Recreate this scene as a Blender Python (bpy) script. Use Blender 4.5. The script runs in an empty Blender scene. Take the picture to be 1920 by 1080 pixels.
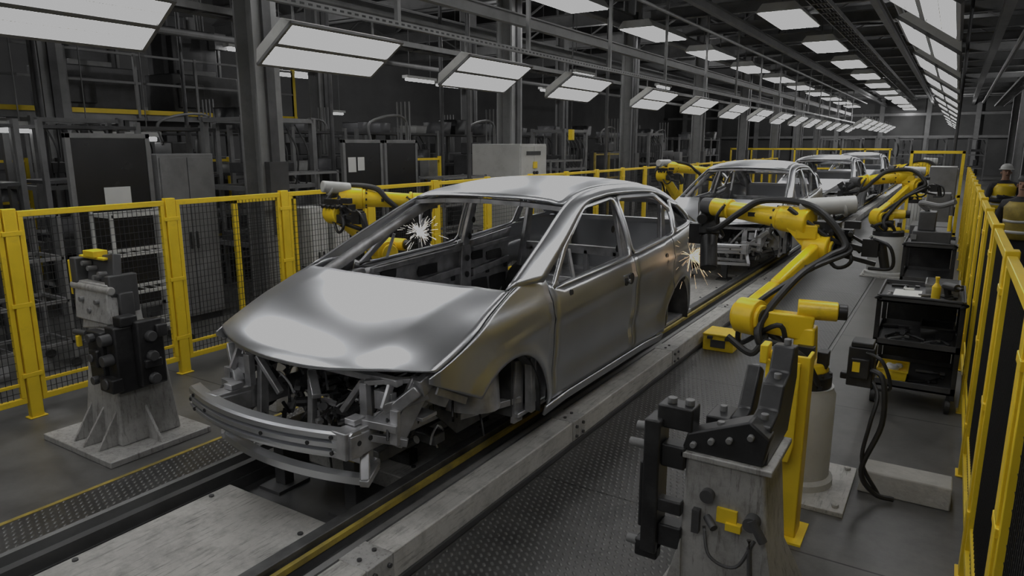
import bpy, math, random, bmesh
from mathutils import Vector, Matrix
random.seed(7)
SC=bpy.context.scene; COL=SC.collection
V=Vector
vs=SC.view_settings
try:
    SC.display_settings.display_device='sRGB'
    vs.view_transform='Standard'; vs.look='None'; vs.exposure=0; vs.gamma=1
    vs.use_curve_mapping=True
    cm=vs.curve_mapping; cm.extend='HORIZONTAL'; cm.use_clip=False
    cu=cm.curves[3]
    cu.points[0].location=(0,0); cu.points[1].location=(1,.42)
    for p_ in cu.points: p_.handle_type='VECTOR'
    cm.update()
except Exception as e: print('cm',e)
# ---------------------------------------------------------------- materials
def newmat(name,col,rough=.5,metal=0.,var=.12,scale=5,bump=0.,bscale=40,dirt=None,damt=.5,dscale=3,rvar=.08,stretch=None):
    m=bpy.data.materials.new(name); m.use_nodes=True; nt=m.node_tree; N=nt.nodes; L=nt.links
    b=N['Principled BSDF']; tc=N.new('ShaderNodeTexCoord')
    n=N.new('ShaderNodeTexNoise'); n.inputs['Scale'].default_value=scale; n.inputs['Detail'].default_value=6
    L.new(tc.outputs['Object'],n.inputs['Vector'])
    r=N.new('ShaderNodeValToRGB'); L.new(n.outputs['Fac'],r.inputs['Fac'])
    r.color_ramp.elements[0].position=.3; r.color_ramp.elements[1].position=.7
    r.color_ramp.elements[0].color=tuple(max(0,c*(1-var)) for c in col)+(1,)
    r.color_ramp.elements[1].color=tuple(min(1,c*(1+var)) for c in col)+(1,)
    out=r.outputs['Color']
    def addd(out,sc_,vec,p0,wd,mxv,col_):
        n2=N.new('ShaderNodeTexNoise'); n2.inputs['Scale'].default_value=sc_; n2.inputs['Detail'].default_value=12; n2.inputs['Roughness'].default_value=.72
        L.new(vec,n2.inputs['Vector'])
        r2=N.new('ShaderNodeValToRGB'); L.new(n2.outputs['Fac'],r2.inputs['Fac'])
        r2.color_ramp.elements[0].position=p0; r2.color_ramp.elements[1].position=min(1,p0+wd)
        r2.color_ramp.elements[1].color=(mxv,mxv,mxv,1)
        mx=N.new('ShaderNodeMixRGB'); L.new(r2.outputs['Color'],mx.inputs['Fac']); L.new(out,mx.inputs[1]); mx.inputs[2].default_value=tuple(col_)+(1,)
        return mx.outputs[0]
    if dirt: out=addd(out,dscale,tc.outputs['Object'],.36+.26*(1-damt),.36,.85,dirt)
    if stretch:
        mp=N.new('ShaderNodeMapping'); mp.inputs['Scale'].default_value=stretch; L.new(tc.outputs['Object'],mp.inputs['Vector'])
        out=addd(out,6,mp.outputs['Vector'],.53,.12,.7,dirt)
    L.new(out,b.inputs['Base Color'])
    mr=N.new('ShaderNodeMapRange'); mr.inputs['To Min'].default_value=max(0.02,rough-rvar); mr.inputs['To Max'].default_value=min(1,rough+rvar)
    L.new(n.outputs['Fac'],mr.inputs['Value']); L.new(mr.outputs['Result'],b.inputs['Roughness'])
    b.inputs['Metallic'].default_value=metal
    if bump>0:
        n3=N.new('ShaderNodeTexNoise'); n3.inputs['Scale'].default_value=bscale; n3.inputs['Detail'].default_value=4
        L.new(tc.outputs['Object'],n3.inputs['Vector'])
        bp=N.new('ShaderNodeBump'); bp.inputs['Strength'].default_value=bump; bp.inputs['Distance'].default_value=.01
        L.new(n3.outputs['Fac'],bp.inputs['Height']); L.new(bp.outputs['Normal'],b.inputs['Normal'])
    return m
def emat(name,col,s):
    m=bpy.data.materials.new(name); m.use_nodes=True; b=m.node_tree.nodes['Principled BSDF']
    b.inputs['Base Color'].default_value=tuple(col)+(1,); b.inputs['Emission Color'].default_value=tuple(col)+(1,); b.inputs['Emission Strength'].default_value=s
    return m
SILVER=newmat('brushed_body_steel',(.58,.59,.61),.34,.94,.10,1.3,rvar=.11)
FRAME=newmat('raw_frame_steel',(.44,.44,.45),.38,.7,.35,9)
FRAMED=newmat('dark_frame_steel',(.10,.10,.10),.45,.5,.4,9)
YEL=newmat('yellow_paint',(.84,.59,.02),.42,0,.08,6,dirt=(.35,.25,.03),damt=.3,dscale=6)
YELR=newmat('yellow_robot_paint',(.90,.62,.02),.33,0,.06,6,dirt=(.3,.21,.03),damt=.3,dscale=8)
YWORN=newmat('worn_yellow_paint',(.42,.31,.05),.55,.1,.2,5,dirt=(.10,.09,.06),damt=.8,dscale=7)
BLACK=newmat('black_metal',(.025,.025,.026),.40,.25,.3,8,dirt=(.09,.09,.09),damt=.4)
RUB=newmat('black_rubber',(.02,.02,.02),.5,0,.2)
WIRE=newmat('dark_wire',(.03,.03,.03),.5,.4,.1)
WHITEW=newmat('worn_white_paint',(.50,.49,.465),.5,.05,.14,3,.12,40,dirt=(.12,.115,.105),damt=.68,dscale=6,stretch=(9,.8,9))
PALE=newmat('pale_paint',(.52,.52,.50),.45,0,.08,3,dirt=(.3,.3,.28),damt=.4,dscale=4)
GREY=newmat('grey_paint',(.19,.19,.19),.5,.1,.15,4,dirt=(.08,.08,.08),damt=.5)
GREYD=newmat('dark_grey_paint',(.07,.07,.072),.5,.2,.25,5,dirt=(.03,.03,.03),damt=.5)
STEELC=newmat('structural_steel_paint',(.23,.23,.23),.55,.1,.12,2,dirt=(.12,.12,.12),damt=.5)
STAND=newmat('stained_grey_paint',(.42,.415,.40),.48,.15,.15,4,.12,40,dirt=(.10,.09,.08),damt=.7,dscale=8,stretch=(8,8,1))
PAPER=newmat('paper',(.7,.7,.68),.7,0,.04)
CONC=newmat('concrete_block',(.42,.41,.38),.8,0,.15,5,.4,30,dirt=(.17,.16,.15),damt=.6)
SKINM=newmat('skin',(.35,.2,.14),.55,0,.05)
BOARDM=newmat('black_gloss_board',(.012,.012,.013),.25,0,.1)
LAMP=emat('lamp_diffuser',(1,1,1),14.0)
TUBE_GAP=emat('lamp_tube_gap_glow',(.8,.8,.8),.35)  # weak glow imitating the dimmer band between tubes
SPK=emat('spark_glow',(1,.72,.45),2.2)
SPKW=emat('spark_white_glow',(1,.93,.85),2.2)
def floor_mat(name,base,dark,tread):
    m=bpy.data.materials.new(name); m.use_nodes=True; nt=m.node_tree; N=nt.nodes; L=nt.links
    b=N['Principled BSDF']; tc=N.new('ShaderNodeTexCoord')
    n=N.new('ShaderNodeTexNoise'); n.inputs['Scale'].default_value=1.3; n.inputs['Detail'].default_value=14; n.inputs['Roughness'].default_value=.75
    L.new(tc.outputs['Object'],n.inputs['Vector'])
    r=N.new('ShaderNodeValToRGB'); r.color_ramp.elements[0].position=.34; r.color_ramp.elements[1].position=.68
    r.color_ramp.elements[0].color=dark+(1,); r.color_ramp.elements[1].color=base+(1,); L.new(n.outputs['Fac'],r.inputs['Fac'])
    out=r.outputs['Color']
    mr=N.new('ShaderNodeMapRange'); mr.inputs['To Min'].default_value=.2; mr.inputs['To Max'].default_value=.6
    L.new(n.outputs['Fac'],mr.inputs['Value']); L.new(mr.outputs['Result'],b.inputs['Roughness'])
    sp=N.new('ShaderNodeSeparateXYZ'); L.new(tc.outputs['Object'],sp.inputs[0])
    def M(op,a,bv=None):
        k=N.new('ShaderNodeMath'); k.operation=op
        for i,q in enumerate((a,bv)):
            if q is None: continue
            if isinstance(q,(int,float)): k.inputs[i].default_value=q
            else: L.new(q,k.inputs[i])
        return k.outputs[0]
    if tread:
        K=2*math.pi/.06
        s1=M('SINE',M('MULTIPLY',M('ADD',sp.outputs[0],sp.outputs[1]),K))
        s2=M('SINE',M('MULTIPLY',M('SUBTRACT',sp.outputs[0],sp.outputs[1]),K*.5))
        h=M('MAXIMUM',M('SUBTRACT',M('MULTIPLY',s1,s2),.25),0.)
        bp=N.new('ShaderNodeBump'); bp.inputs['Strength'].default_value=1.; bp.inputs['Distance'].default_value=.006
        L.new(h,bp.inputs['Height']); L.new(bp.outputs['Normal'],b.inputs['Normal'])
        mx=N.new('ShaderNodeMixRGB'); L.new(M('MULTIPLY',h,.8),mx.inputs['Fac']); L.new(out,mx.inputs[1]); mx.inputs[2].default_value=(.26,.26,.255,1); out=mx.outputs[0]
        b.inputs['Metallic'].default_value=.4
    j=M('LESS_THAN',M('ABSOLUTE',M('SUBTRACT',M('FRACT',M('DIVIDE',sp.outputs[1],2.4)),.5)),.0025)
    mj=N.new('ShaderNodeMixRGB'); L.new(j,mj.inputs['Fac']); L.new(out,mj.inputs[1]); mj.inputs[2].default_value=(.01,.01,.01,1); out=mj.outputs[0]
    L.new(out,b.inputs['Base Color'])
    return m
CONCF=floor_mat('dark_concrete_floor',(.15,.148,.142),(.045,.044,.042),False)
TREAD=floor_mat('tread_plate_floor',(.11,.108,.105),(.035,.035,.035),True)
# ---------------------------------------------------------------- mesh builder
def cr(pts,n=6):
    P=[V(p) for p in pts]
    if len(P)<3: return P
    o=[]
    for i in range(len(P)-1):
        a=P[i-1] if i>0 else P[0]*2-P[1]; b=P[i]; c=P[i+1]; d=P[i+2] if i+2<len(P) else P[i+1]*2-P[i]
        for k in range(n):
            t=k/n; o.append(.5*((2*b)+(c-a)*t+(2*a-5*b+4*c-d)*t*t+(3*b-a-3*c+d)*t**3))
    o.append(P[-1]); return o
def si(x,pts):
    if x<=pts[0][0]: return pts[0][1]
    if x>=pts[-1][0]: return pts[-1][1]
    for i in range(len(pts)-1):
        if x<=pts[i+1][0]:
            x0,y0=pts[i];x1,y1=pts[i+1]
            xa,ya=pts[i-1] if i>0 else (2*x0-x1,2*y0-y1)
            xb,yb=pts[i+2] if i+2<len(pts) else (2*x1-x0,2*y1-y0)
            m0=(y1-ya)/(x1-xa); m1=(yb-y0)/(xb-x0); h=x1-x0; t=(x-x0)/h
            return (2*t**3-3*t*t+1)*y0+(t**3-2*t*t+t)*h*m0+(-2*t**3+3*t*t)*y1+(t**3-t*t)*h*m1
def frame(d,up=(0,0,1)):
    d=V(d).normalized(); u=V(up)
    if abs(d.dot(u))>.98: u=V((1,0,0))
    s=d.cross(u).normalized(); return s,s.cross(d).normalized(),d
SPLIT={'gusset','inner_pillar','clamp_bolt','corner_post','bolt','rail_bolt','caster_wheel','clamp','upright','hanger_rod','hanger_bracket','pillar_hole','access_hole','beam_hole','door_handle_hole','head_bolt','fixture_bolt','joint_bracket','support_leg','handle','door','yellow_tab','latch','reinforcement_bar','roof_crossmember','warning_sticker','yellow_post','air_fitting','side_clamp','lamp_bracket','fender_brace','shelf','wiring_hose','arm_bolt'}
class B:
    def __init__(s): s.v=[]; s.f=[]
    def add(s,vs,fs):
        o=len(s.v); s.v+= [V(p) for p in vs]; s.f+=[[i+o for i in f] for f in fs]; return s
    def box(s,x0,x1,y0,y1,z0,z1):
        return s.add([(x0,y0,z0),(x1,y0,z0),(x1,y1,z0),(x0,y1,z0),(x0,y0,z1),(x1,y0,z1),(x1,y1,z1),(x0,y1,z1)],
          [(0,3,2,1),(4,5,6,7),(0,1,5,4),(1,2,6,5),(2,3,7,6),(3,0,4,7)])
    def cb(s,c,sz):
        return s.box(c[0]-sz[0]/2,c[0]+sz[0]/2,c[1]-sz[1]/2,c[1]+sz[1]/2,c[2]-sz[2]/2,c[2]+sz[2]/2)
    def beam(s,p0,p1,w0,h0,w1=None,h1=None,up=(0,0,1)):
        w1=w0 if w1 is None else w1; h1=h0 if h1 is None else h1
        p0=V(p0);p1=V(p1); a,b,d=frame(p1-p0,up); vs=[]
        for p,w,h in((p0,w0,h0),(p1,w1,h1)):
            for i,j in((-1,-1),(1,-1),(1,1),(-1,1)): vs.append(p+a*(i*w/2)+b*(j*h/2))
        return s.add(vs,[(0,1,2,3),(7,6,5,4),(0,4,5,1),(1,5,6,2),(2,6,7,3),(3,7,4,0)])
    def cone(s,p0,p1,r0,r1=None,n=20):
        r1=r0 if r1 is None else r1
        p0=V(p0);p1=V(p1); a,b,d=frame(p1-p0); vs=[]
        for p,r in((p0,r0),(p1,r1)):
            for i in range(n):
                t=2*math.pi*i/n; vs.append(p+a*(r*math.cos(t))+b*(r*math.sin(t)))
        fs=[(i,(i+1)%n,n+(i+1)%n,n+i) for i in range(n)]+[tuple(range(n))[::-1],tuple(range(n,2*n))]
        return s.add(vs,fs)
    def lathe(s,c,prof,n=28):
        vs=[];k=len(prof)
        for r,z in prof:
            for i in range(n):
                t=2*math.pi*i/n; vs.append((c[0]+r*math.cos(t),c[1]+r*math.sin(t),c[2]+z))
        fs=[(j*n+i,j*n+(i+1)%n,(j+1)*n+(i+1)%n,(j+1)*n+i) for j in range(k-1) for i in range(n)]+[tuple(range(n))[::-1],tuple(range((k-1)*n,k*n))]
        return s.add(vs,fs)
    def tube(s,pts,r,n=8,sub=6):
        P=cr(pts,sub) if sub else [V(p) for p in pts]
        vs=[]; a=None
        for i,p in enumerate(P):
            d=(P[min(i+1,len(P)-1)]-P[max(i-1,0)])
            if d.length<1e-6: d=V((0,0,1))
            d.normalize()
            if a is None: a,b,_=frame(d)
            else:
                a=(a-d*a.dot(d)).normalized(); b=d.cross(a)
            for k in range(n):
                t=2*math.pi*k/n; vs.append(p+a*(r*math.cos(t))+b*(r*math.sin(t)))
        m=len(P)
        fs=[(j*n+i,j*n+(i+1)%n,(j+1)*n+(i+1)%n,(j+1)*n+i) for j in range(m-1) for i in range(n)]+[tuple(range(n))[::-1],tuple(range((m-1)*n,m*n))]
        return s.add(vs,fs)
    def prism(s,poly,d):
        n=len(poly); P=[V(p) for p in poly]; d=V(d)
        return s.add(P+[p+d for p in P],[tuple(range(n)),tuple(range(2*n-1,n-1,-1))]+[(i,n+i,n+(i+1)%n,(i+1)%n) for i in range(n)])
    def grid(s,rows):
        m=len(rows[0]); vs=[p for r in rows for p in r]
        return s.add(vs,[(j*m+i,j*m+i+1,(j+1)*m+i+1,(j+1)*m+i) for j in range(len(rows)-1) for i in range(m-1)])
    def sph(s,c,r,n=16,sc=(1,1,1)):
        k=n//2
        vs=[];
        for j in range(1,k):
            ph=math.pi*j/k
            for i in range(n):
                t=2*math.pi*i/n; vs.append((c[0]+r*sc[0]*math.sin(ph)*math.cos(t),c[1]+r*sc[1]*math.sin(ph)*math.sin(t),c[2]-r*sc[2]*math.cos(ph)))
        fs=[(j*n+i,j*n+(i+1)%n,(j+1)*n+(i+1)%n,(j+1)*n+i) for j in range(k-2) for i in range(n)]+[tuple(range(n))[::-1],tuple(range((k-2)*n,(k-1)*n))]
        return s.add(vs,fs)
    def ibeam(s,p0,p1,w,h,t=.02,up=(0,0,1)):
        p0=V(p0);p1=V(p1);a,b,d=frame(p1-p0,up)
        s.beam(p0+b*(h/2-t/2),p1+b*(h/2-t/2),w,t,up=up); s.beam(p0-b*(h/2-t/2),p1-b*(h/2-t/2),w,t,up=up); s.beam(p0,p1,t,h-2*t,up=up); return s
    def pieces(s):
        par=list(range(len(s.v)))
        def fd(i):
            while par[i]!=i: par[i]=par[par[i]]; i=par[i]
            return i
        for f in s.f:
            a=fd(f[0])
            for i in f[1:]: par[fd(i)]=a
        g={}
        for k,f in enumerate(s.f): g.setdefault(fd(f[0]),[]).append(k)
        cl=[]
        for fs in g.values():
            ids={i for k in fs for i in s.f[k]}
            lo=[min(s.v[i][a] for i in ids) for a in range(3)]; hi=[max(s.v[i][a] for i in ids) for a in range(3)]
            cl.append([fs,lo,hi])
        ch=True
        while ch:
            ch=False
            for i in range(len(cl)):
                for j in range(i+1,len(cl)):
                    A,Bq=cl[i],cl[j]
                    if all(A[1][a]<=Bq[2][a]+.002 and Bq[1][a]<=A[2][a]+.002 for a in range(3)):
                        A[0]+=Bq[0]; A[1]=[min(A[1][a],Bq[1][a]) for a in range(3)]; A[2]=[max(A[2][a],Bq[2][a]) for a in range(3)]
                        cl.pop(j); ch=True; break
                if ch: break
        out=[]
        for fs,_,_ in cl:
            nb=B(); mp={}
            for k in fs:
                nf=[]
                for i in s.f[k]:
                    if i not in mp: mp[i]=len(nb.v); nb.v.append(s.v[i])
                    nf.append(mp[i])
                nb.f.append(nf)
            out.append(nb)
        return out
    def build(s,name,mat,parent=None,bevel=0,solid=0,smooth=True,label=None,loc=None,ang=35,split=None,under=None):
        if parent is not None and split is None and name in SPLIT:
            ps=s.pieces()
            if 1<len(ps)<=100:
                for p in ps: o=p.build(name,mat,parent,bevel,solid,smooth,label,loc,ang,False,under)
                return o
        o=parent.location if parent else V(loc if loc is not None else (0,0,0))
        me=bpy.data.meshes.new(name); me.from_pydata([tuple(p-o) for p in s.v],[],s.f); me.update()
        bm=bmesh.new(); bm.from_mesh(me); bmesh.ops.recalc_face_normals(bm,faces=bm.faces); bm.to_mesh(me); bm.free()
        me.materials.append(mat)
        if smooth:
            for p in me.polygons: p.use_smooth=True
            me.set_sharp_from_angle(angle=math.radians(ang))
        ob=bpy.data.objects.new(name,me); COL.objects.link(ob)
        if under is not None: ob.parent=under
        elif parent: ob.parent=parent
        else: ob.location=o
        if solid:
            md=ob.modifiers.new('s','SOLIDIFY'); md.thickness=solid; md.offset=0
        if bevel:
            md=ob.modifiers.new('b','BEVEL'); md.width=bevel; md.segments=2; md.limit_method='ANGLE'
        if label: ob['label']=label
        return ob
def root(name,label,cat,loc,group=None):
    e=bpy.data.objects.new(name,None); COL.objects.link(e); e.location=loc; e.empty_display_size=.1
    e['label']=label; e['category']=cat
    if group: e['group']=group
    return e
def tag(o,label,cat,group=None):
    o['label']=label; o['category']=cat
    if group: o['group']=group
    return o
def dup(r,off,label=None):
    n=r.copy(); COL.objects.link(n); n.location=r.location+V(off)
    if label: n['label']=label
    def rec(src,dst):
        for c in src.children:
            k=c.copy(); k.parent=dst; COL.objects.link(k); rec(c,k)
    rec(r,n); return n
def struct(o): o['kind']='structure'; return o
# ---------------------------------------------------------------- camera
yw=math.radians(32.2); pt=math.atan(268/1300)
F=V((-math.sin(yw)*math.cos(pt),math.cos(yw)*math.cos(pt),-math.sin(pt))); R=V((math.cos(yw),math.sin(yw),0)); U=R.cross(F)
cd=bpy.data.cameras.new('camera'); cam=bpy.data.objects.new('camera',cd); COL.objects.link(cam); SC.camera=cam
cd.sensor_width=36; cd.lens=36*1300/1920; cd.clip_start=.05; cd.clip_end=300
cam.matrix_world=Matrix(((R.x,U.x,-F.x,0),(R.y,U.y,-F.y,0),(R.z,U.z,-F.z,2.1),(0,0,0,1)))
# ---------------------------------------------------------------- building shell
struct(B().box(-22,5,-10,60,-.2,0).build('floor',CONCF))
struct(B().box(-22,5,-10,60,8,8.2).build('ceiling',GREYD))
WALL=newmat('painted_wall',(.12,.12,.12),.7,0,.15,1)
WALLD=newmat('dark_wall',(.09,.09,.09),.7,0,.3,.6)
struct(B().box(-22.2,-22,-10,60,0,8).build('wall_west',WALL))
struct(B().box(4.6,4.8,-10,60,0,8).build('wall_east',WALLD))
struct(B().box(-22,5,60,60.2,0,8).build('wall_north',WALLD))
struct(B().box(-22,5,-10.2,-10,0,8).build('wall_south',WALLD))
B().box(-4.3,-3.66,-1,40,0,.012).build('trim_1',TREAD)['kind']='structure'
B().box(-2.05,-.92,-1,40,0,.012).build('trim_2',TREAD)['kind']='structure'
B().box(-4.35,-4.32,-1,40,0,.006).build('trim_3',YWORN)['kind']='structure'
B().box(-.9,-.88,-1,40,0,.006).build('trim_4',GREY)['kind']='structure'
tn=5
for i in range(19):
    y=3.4+i*2.9
    b=B().ibeam((-7.2,y,5.35),(4.5,y,5.35),.16,.28)
    struct(b.build('trim_%d'%tn,STEELC)); tn+=1
for x,z,w,h in((-7.2,5.1,.18,.3),(-4.75,4.95,.12,.2),(-1.7,4.95,.12,.2),(.6,5.0,.18,.3),(-12.3,5.3,.2,.35),(2.6,5.0,.18,.3)):
    struct(B().ibeam((x,-3,z),(x,60,z),w,h).build('trim_%d'%tn,STEELC)); tn+=1
for i in range(13):
    y=2+i*4.6
    b=B().ibeam((-22,y,5.9),(-7.2,y,5.9),.2,.4)
    b.ibeam((-22,y,6.8),(4.5,y,6.8),.15,.3)
    for k in range(9):
        x=-21+k*2.8; b.beam((x,y,5.95),(x+1.4,y,6.75),.05,.05); b.beam((x+1.4,y,6.75),(x+2.8,y,5.95),.05,.05)
    struct(b.build('trim_%d'%tn,STEELC)); tn+=1
for i in range(9):
    y=4+i*5.8
    b=B().beam((-7.2,y,5.6),(-1.7,y+2.9,5.6),.06,.06).beam((-1.7,y,5.6),(-7.2,y+2.9,5.6),.06,.06)
    struct(b.build('trim_%d'%tn,STEELC)); tn+=1
for i in range(9):
    x=-20+i*3.0
    struct(B().ibeam((x,59.6,0),(x,59.6,8),.3,.3,up=(0,1,0)).build('trim_%d'%tn,STEELC)); tn+=1
for z in(2.6,4.2,5.8): struct(B().box(-21.5,4.4,59.5,59.62,z,z+.18).build('trim_%d'%tn,STEELC)); tn+=1
def column(x,y):
    r=root('steel_column','grey painted steel roof column standing behind the safety fence','column',(x,y,0),'steel roof columns')
    B().ibeam((x,y,0),(x,y,7.9),.36,.34,.03).build('column_shaft',STEELC,r)
    B().box(x-.25,x+.25,y-.25,y+.25,0,.03).build('base_plate',GREY,r)
    b=B().box(x+.175,x+.215,y-.06,y+.06,1.0,5.0)
    b.box(x+.17,x+.26,y-.14,y+.14,1.5,1.9)
    b.build('conduit',GREYD,r)
    return r
c0=column(-7.3,5.8)
for yy in(11.5,17.3,23.1,28.9,34.7,40.5,46.3): dup(c0,(0,yy-5.8,0))
for yy in(0,5.8,11.5,17.3,23.1,28.9): dup(c0,(-5.1,yy-5.8,0),'grey painted steel column beside the mezzanine')
for yy in(12,18,24,30,36,42,48): dup(c0,(9.8,yy-5.8,0),'dark grey steel column beyond the aisle')
# ---------------------------------------------------------------- lamps
def hanglamp(yc,s,L=1.5):
    xc=-5.35 if s>0 else -.30
    zc=3.01; hw=.30; a=math.radians(34)
    t=V((s*math.cos(a),0,math.sin(a))); n=V((s*math.sin(a),0,-math.cos(a)))
    c=V((xc,yc,zc))
    r=root('hanging_inspection_light','white rectangular twin-tube light hung tilted over the line','ceiling light',(xc,yc,zc),'tilted lights hung along the line')
    def q(u,y,d): return c+t*u+V((0,y,0))+n*d
    l=L/2
    pr=[(-hw,0),(hw,0),(hw*.72,-.10),(-hw*.72,-.10)]
    b=B().prism([q(u,-l,d) for u,d in pr],(0,L,0))
    b.build('lamp_housing',PALE,r,bevel=.005)
    b=B()
    for u0,u1 in((-hw,-hw+.03),(hw-.03,hw),(-.022,.022)):
        b.prism([q(u0,-l,-.002),q(u1,-l,-.002),q(u1,-l,.025),q(u0,-l,.025)],(0,L,0))
    for y0 in(-l,l-.03):
        b.prism([q(-hw,y0,-.002),q(hw,y0,-.002),q(hw,y0,.026),q(-hw,y0,.026)],(0,.03,0))
    b.build('lamp_frame',GREY,r)
    for u0,u1 in((-hw+.035,-.03),(.03,hw-.035)):
        b=B().prism([q(u0,-l+.035,.004),q(u1,-l+.035,.004),q(u1,-l+.035,.012),q(u0,-l+.035,.012)],(0,L-.07,0))
        o=b.build('light_diffuser',LAMP,r)
        um=(u0+u1)/2
        B().prism([q(um-.008,-l+.035,.012),q(um+.008,-l+.035,.012),q(um+.004,-l+.035,.017),q(um-.004,-l+.035,.017)],(0,L-.07,0)).build('tube_gap_strip',TUBE_GAP,r,under=o)  # dim strip laid on the diffuser to suggest separate bright tubes
    b=B()
    for y0 in(-l*.7,l*.7):
        p=q(.1,y0,-.1); b.cone(p,(p.x,p.y,3.36),.012,n=8)
    b.build('hanger_bracket',GREY,r)
    return r
ly=[2.6,5.18,7.89,10.6,14.0,17.0,20.1,23.2,26.3,29.4,32.5,35.6,38.7,42,45.5,.0,-2.7]
h0=hanglamp(ly[0],1)
for y in ly[1:]: dup(h0,(0,y-ly[0],0))
ry=[5.3,7.8,10.5,13.3,16.2,19.2,22.2,26,30,34,38,42,2.7,0,-2.7]
h1=hanglamp(ry[0],-1,1.6)
for y in ry[1:]: dup(h1,(0,y-ry[0],0))
for y in(30,32.5,35,37.5,40,42.5): dup(h0,(2.2,y-ly[0],-.1))
def strut(x,z,y0,y1,top):
    r=root('lamp_support_rail','perforated steel channel carrying the tilted lights','support rail',(x,y0,z))
    B().beam((x,y0,z),(x,y1,z),.06,.06).build('rail_channel',STEELC,r)
    b=B()
    for k in range(int((y1-y0)/.1)): b.cb((x+.031,y0+k*.1,z),(.003,.05,.02)); b.cb((x-.031,y0+k*.1,z),(.003,.05,.02))
    b.build('slot_row',BLACK,r)['kind']='stuff'
    b=B(); y=y0+1.3
    while y<y1: b.beam((x,y,z),(x,y,top),.05,.05); y+=2.75
    b.build('hanger_rod',STEELC,r)
strut(-5.27,3.38,-3.5,46,5.2)
strut(-.38,3.38,-3.5,43,5.2)
tag(B().ibeam((-5.5,0,3.85),(-5.5,46,3.85),.1,.16).build('overhead_beam',STEELC,loc=(-5.5,0,3.85)),'grey steel beam running above the hanging lights','steel beam')
for x,z,rr in((-4.6,4.4,.03),(-1.0,4.2,.05),(-.8,4.25,.04),(-7.0,4.85,.07),(.9,4.3,.06),(-8.2,4.2,.05),(-8.4,4.2,.04),(-9.2,4.5,.10),(-11.6,4.0,.06)):
    tag(B().cone((x,-2,z),(x,45,z),rr,n=10).build('overhead_pipe',GREY,loc=(x,0,z)),'grey service pipe running under the roof','pipe','overhead service pipes')
def tray(x,z,w_):
    r=root('cable_tray','grey ladder cable tray hung under the roof beams','cable tray',(x,0,z),'cable trays')
    b=B().beam((x-w_/2,-2,z),(x-w_/2,45,z),.02,.08).beam((x+w_/2,-2,z),(x+w_/2,45,z),.02,.08)
    for k in range(90): b.beam((x-w_/2,-1.8+.52*k,z-.02),(x+w_/2,-1.8+.52*k,z-.02),.03,.02)
    b.build('tray_frame',GREY,r)
    b=B()
    for k in range(4): b.cone((x-w_*.3+w_*.2*k,-2,z+.01),(x-w_*.3+w_*.2*k,45,z+.01),.02,n=6)
    b.build('cable_bundle',RUB,r)
tray(-7.9,3.7,.35); tray(1.6,4.1,.4); tray(-2.3,4.55,.3)
def ceillamp(x,y):
    r=root('ceiling_light','white rectangular fluorescent fixture fixed under the roof beams','ceiling light',(x,y,4.6),'fluorescent fixtures under the roof')
    B().prism([(x-.42,y-1.15,4.62),(x+.42,y-1.15,4.62),(x+.3,y-1.15,4.78),(x-.3,y-1.15,4.78)],(0,2.3,0)).build('lamp_housing',PALE,r)
    for x0,x1 in((-.38,-.14),(-.12,.12),(.14,.38)):
        B().box(x+x0,x+x1,y-1.1,y+1.1,4.605,4.625).build('light_diffuser',LAMP,r)
    b=B()
    for dy in(-.8,.8): b.cone((x,y+dy,4.78),(x,y+dy,5.25),.012,n=6)
    b.build('hanger_rod',GREY,r)
    return r
cl=ceillamp(-6.25,11.6)
for k in range(-3,10):
    if k: dup(cl,(0,k*4.55,0))
for k in range(-4,10): dup(cl,(3.05,4.2+k*4.75,0))
def tubel(x,y,z):
    r=root('tube_light','small white fluorescent tube hanging in the side hall','ceiling light',(x,y,z),'tubes in the side hall')
    B().box(x-.1,x+.1,y-.7,y+.7,z+.04,z+.12).build('lamp_housing',PALE,r)
    B().cone((x,y-.65,z),(x,y+.65,z),.035,n=10).build('light_tube',LAMP,r)
    for dy in(-.5,.5): B().cone((x,y+dy,z+.12),(x,y+dy,8),.01,n=6).build('suspension_rod',GREY,r)
for p in((-14,6,4.3),(-14,11,4.2),(-14,17,4.0),(-17.5,9,3.6),(-17.5,5,2.3),(-16,14,4),(-16,21,4.2),(-14,25,4.2),(-12.0,6.6,2.2),(-17.5,3,4.4),(-10,20,4.2),(-10,27,4.3),(-19,12,3),(-19,18,3.2),(-11,4.2,2.3)): tubel(*p)
for i,(x,y,z,e) in enumerate(((-9,3,4.6,140),(-9.5,9,4.6,140),(-10,15,4.6,160),(-10,22,4.6,160),(-15.5,6,4.9,170),(-15.5,14,4.6,180),(-15.5,23,4.6,180),(2.6,8,4.6,80),(2.6,16,4.6,110),(-10,32,4.6,190),(2.6,27,4.6,160),(2.6,38,4.6,230),(-4,47,3.8,450),(-1,54,3.8,500),(-9,54,4,450))):
    ld=bpy.data.lights.new('hall_fill_light','POINT'); ld.energy=e; ld.shadow_soft_size=.06; lo=bpy.data.objects.new('hall_fill_light',ld); lo.location=(x,y,z); COL.objects.link(lo)  # added point lights without fixtures, brightening the side halls and far end
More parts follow.
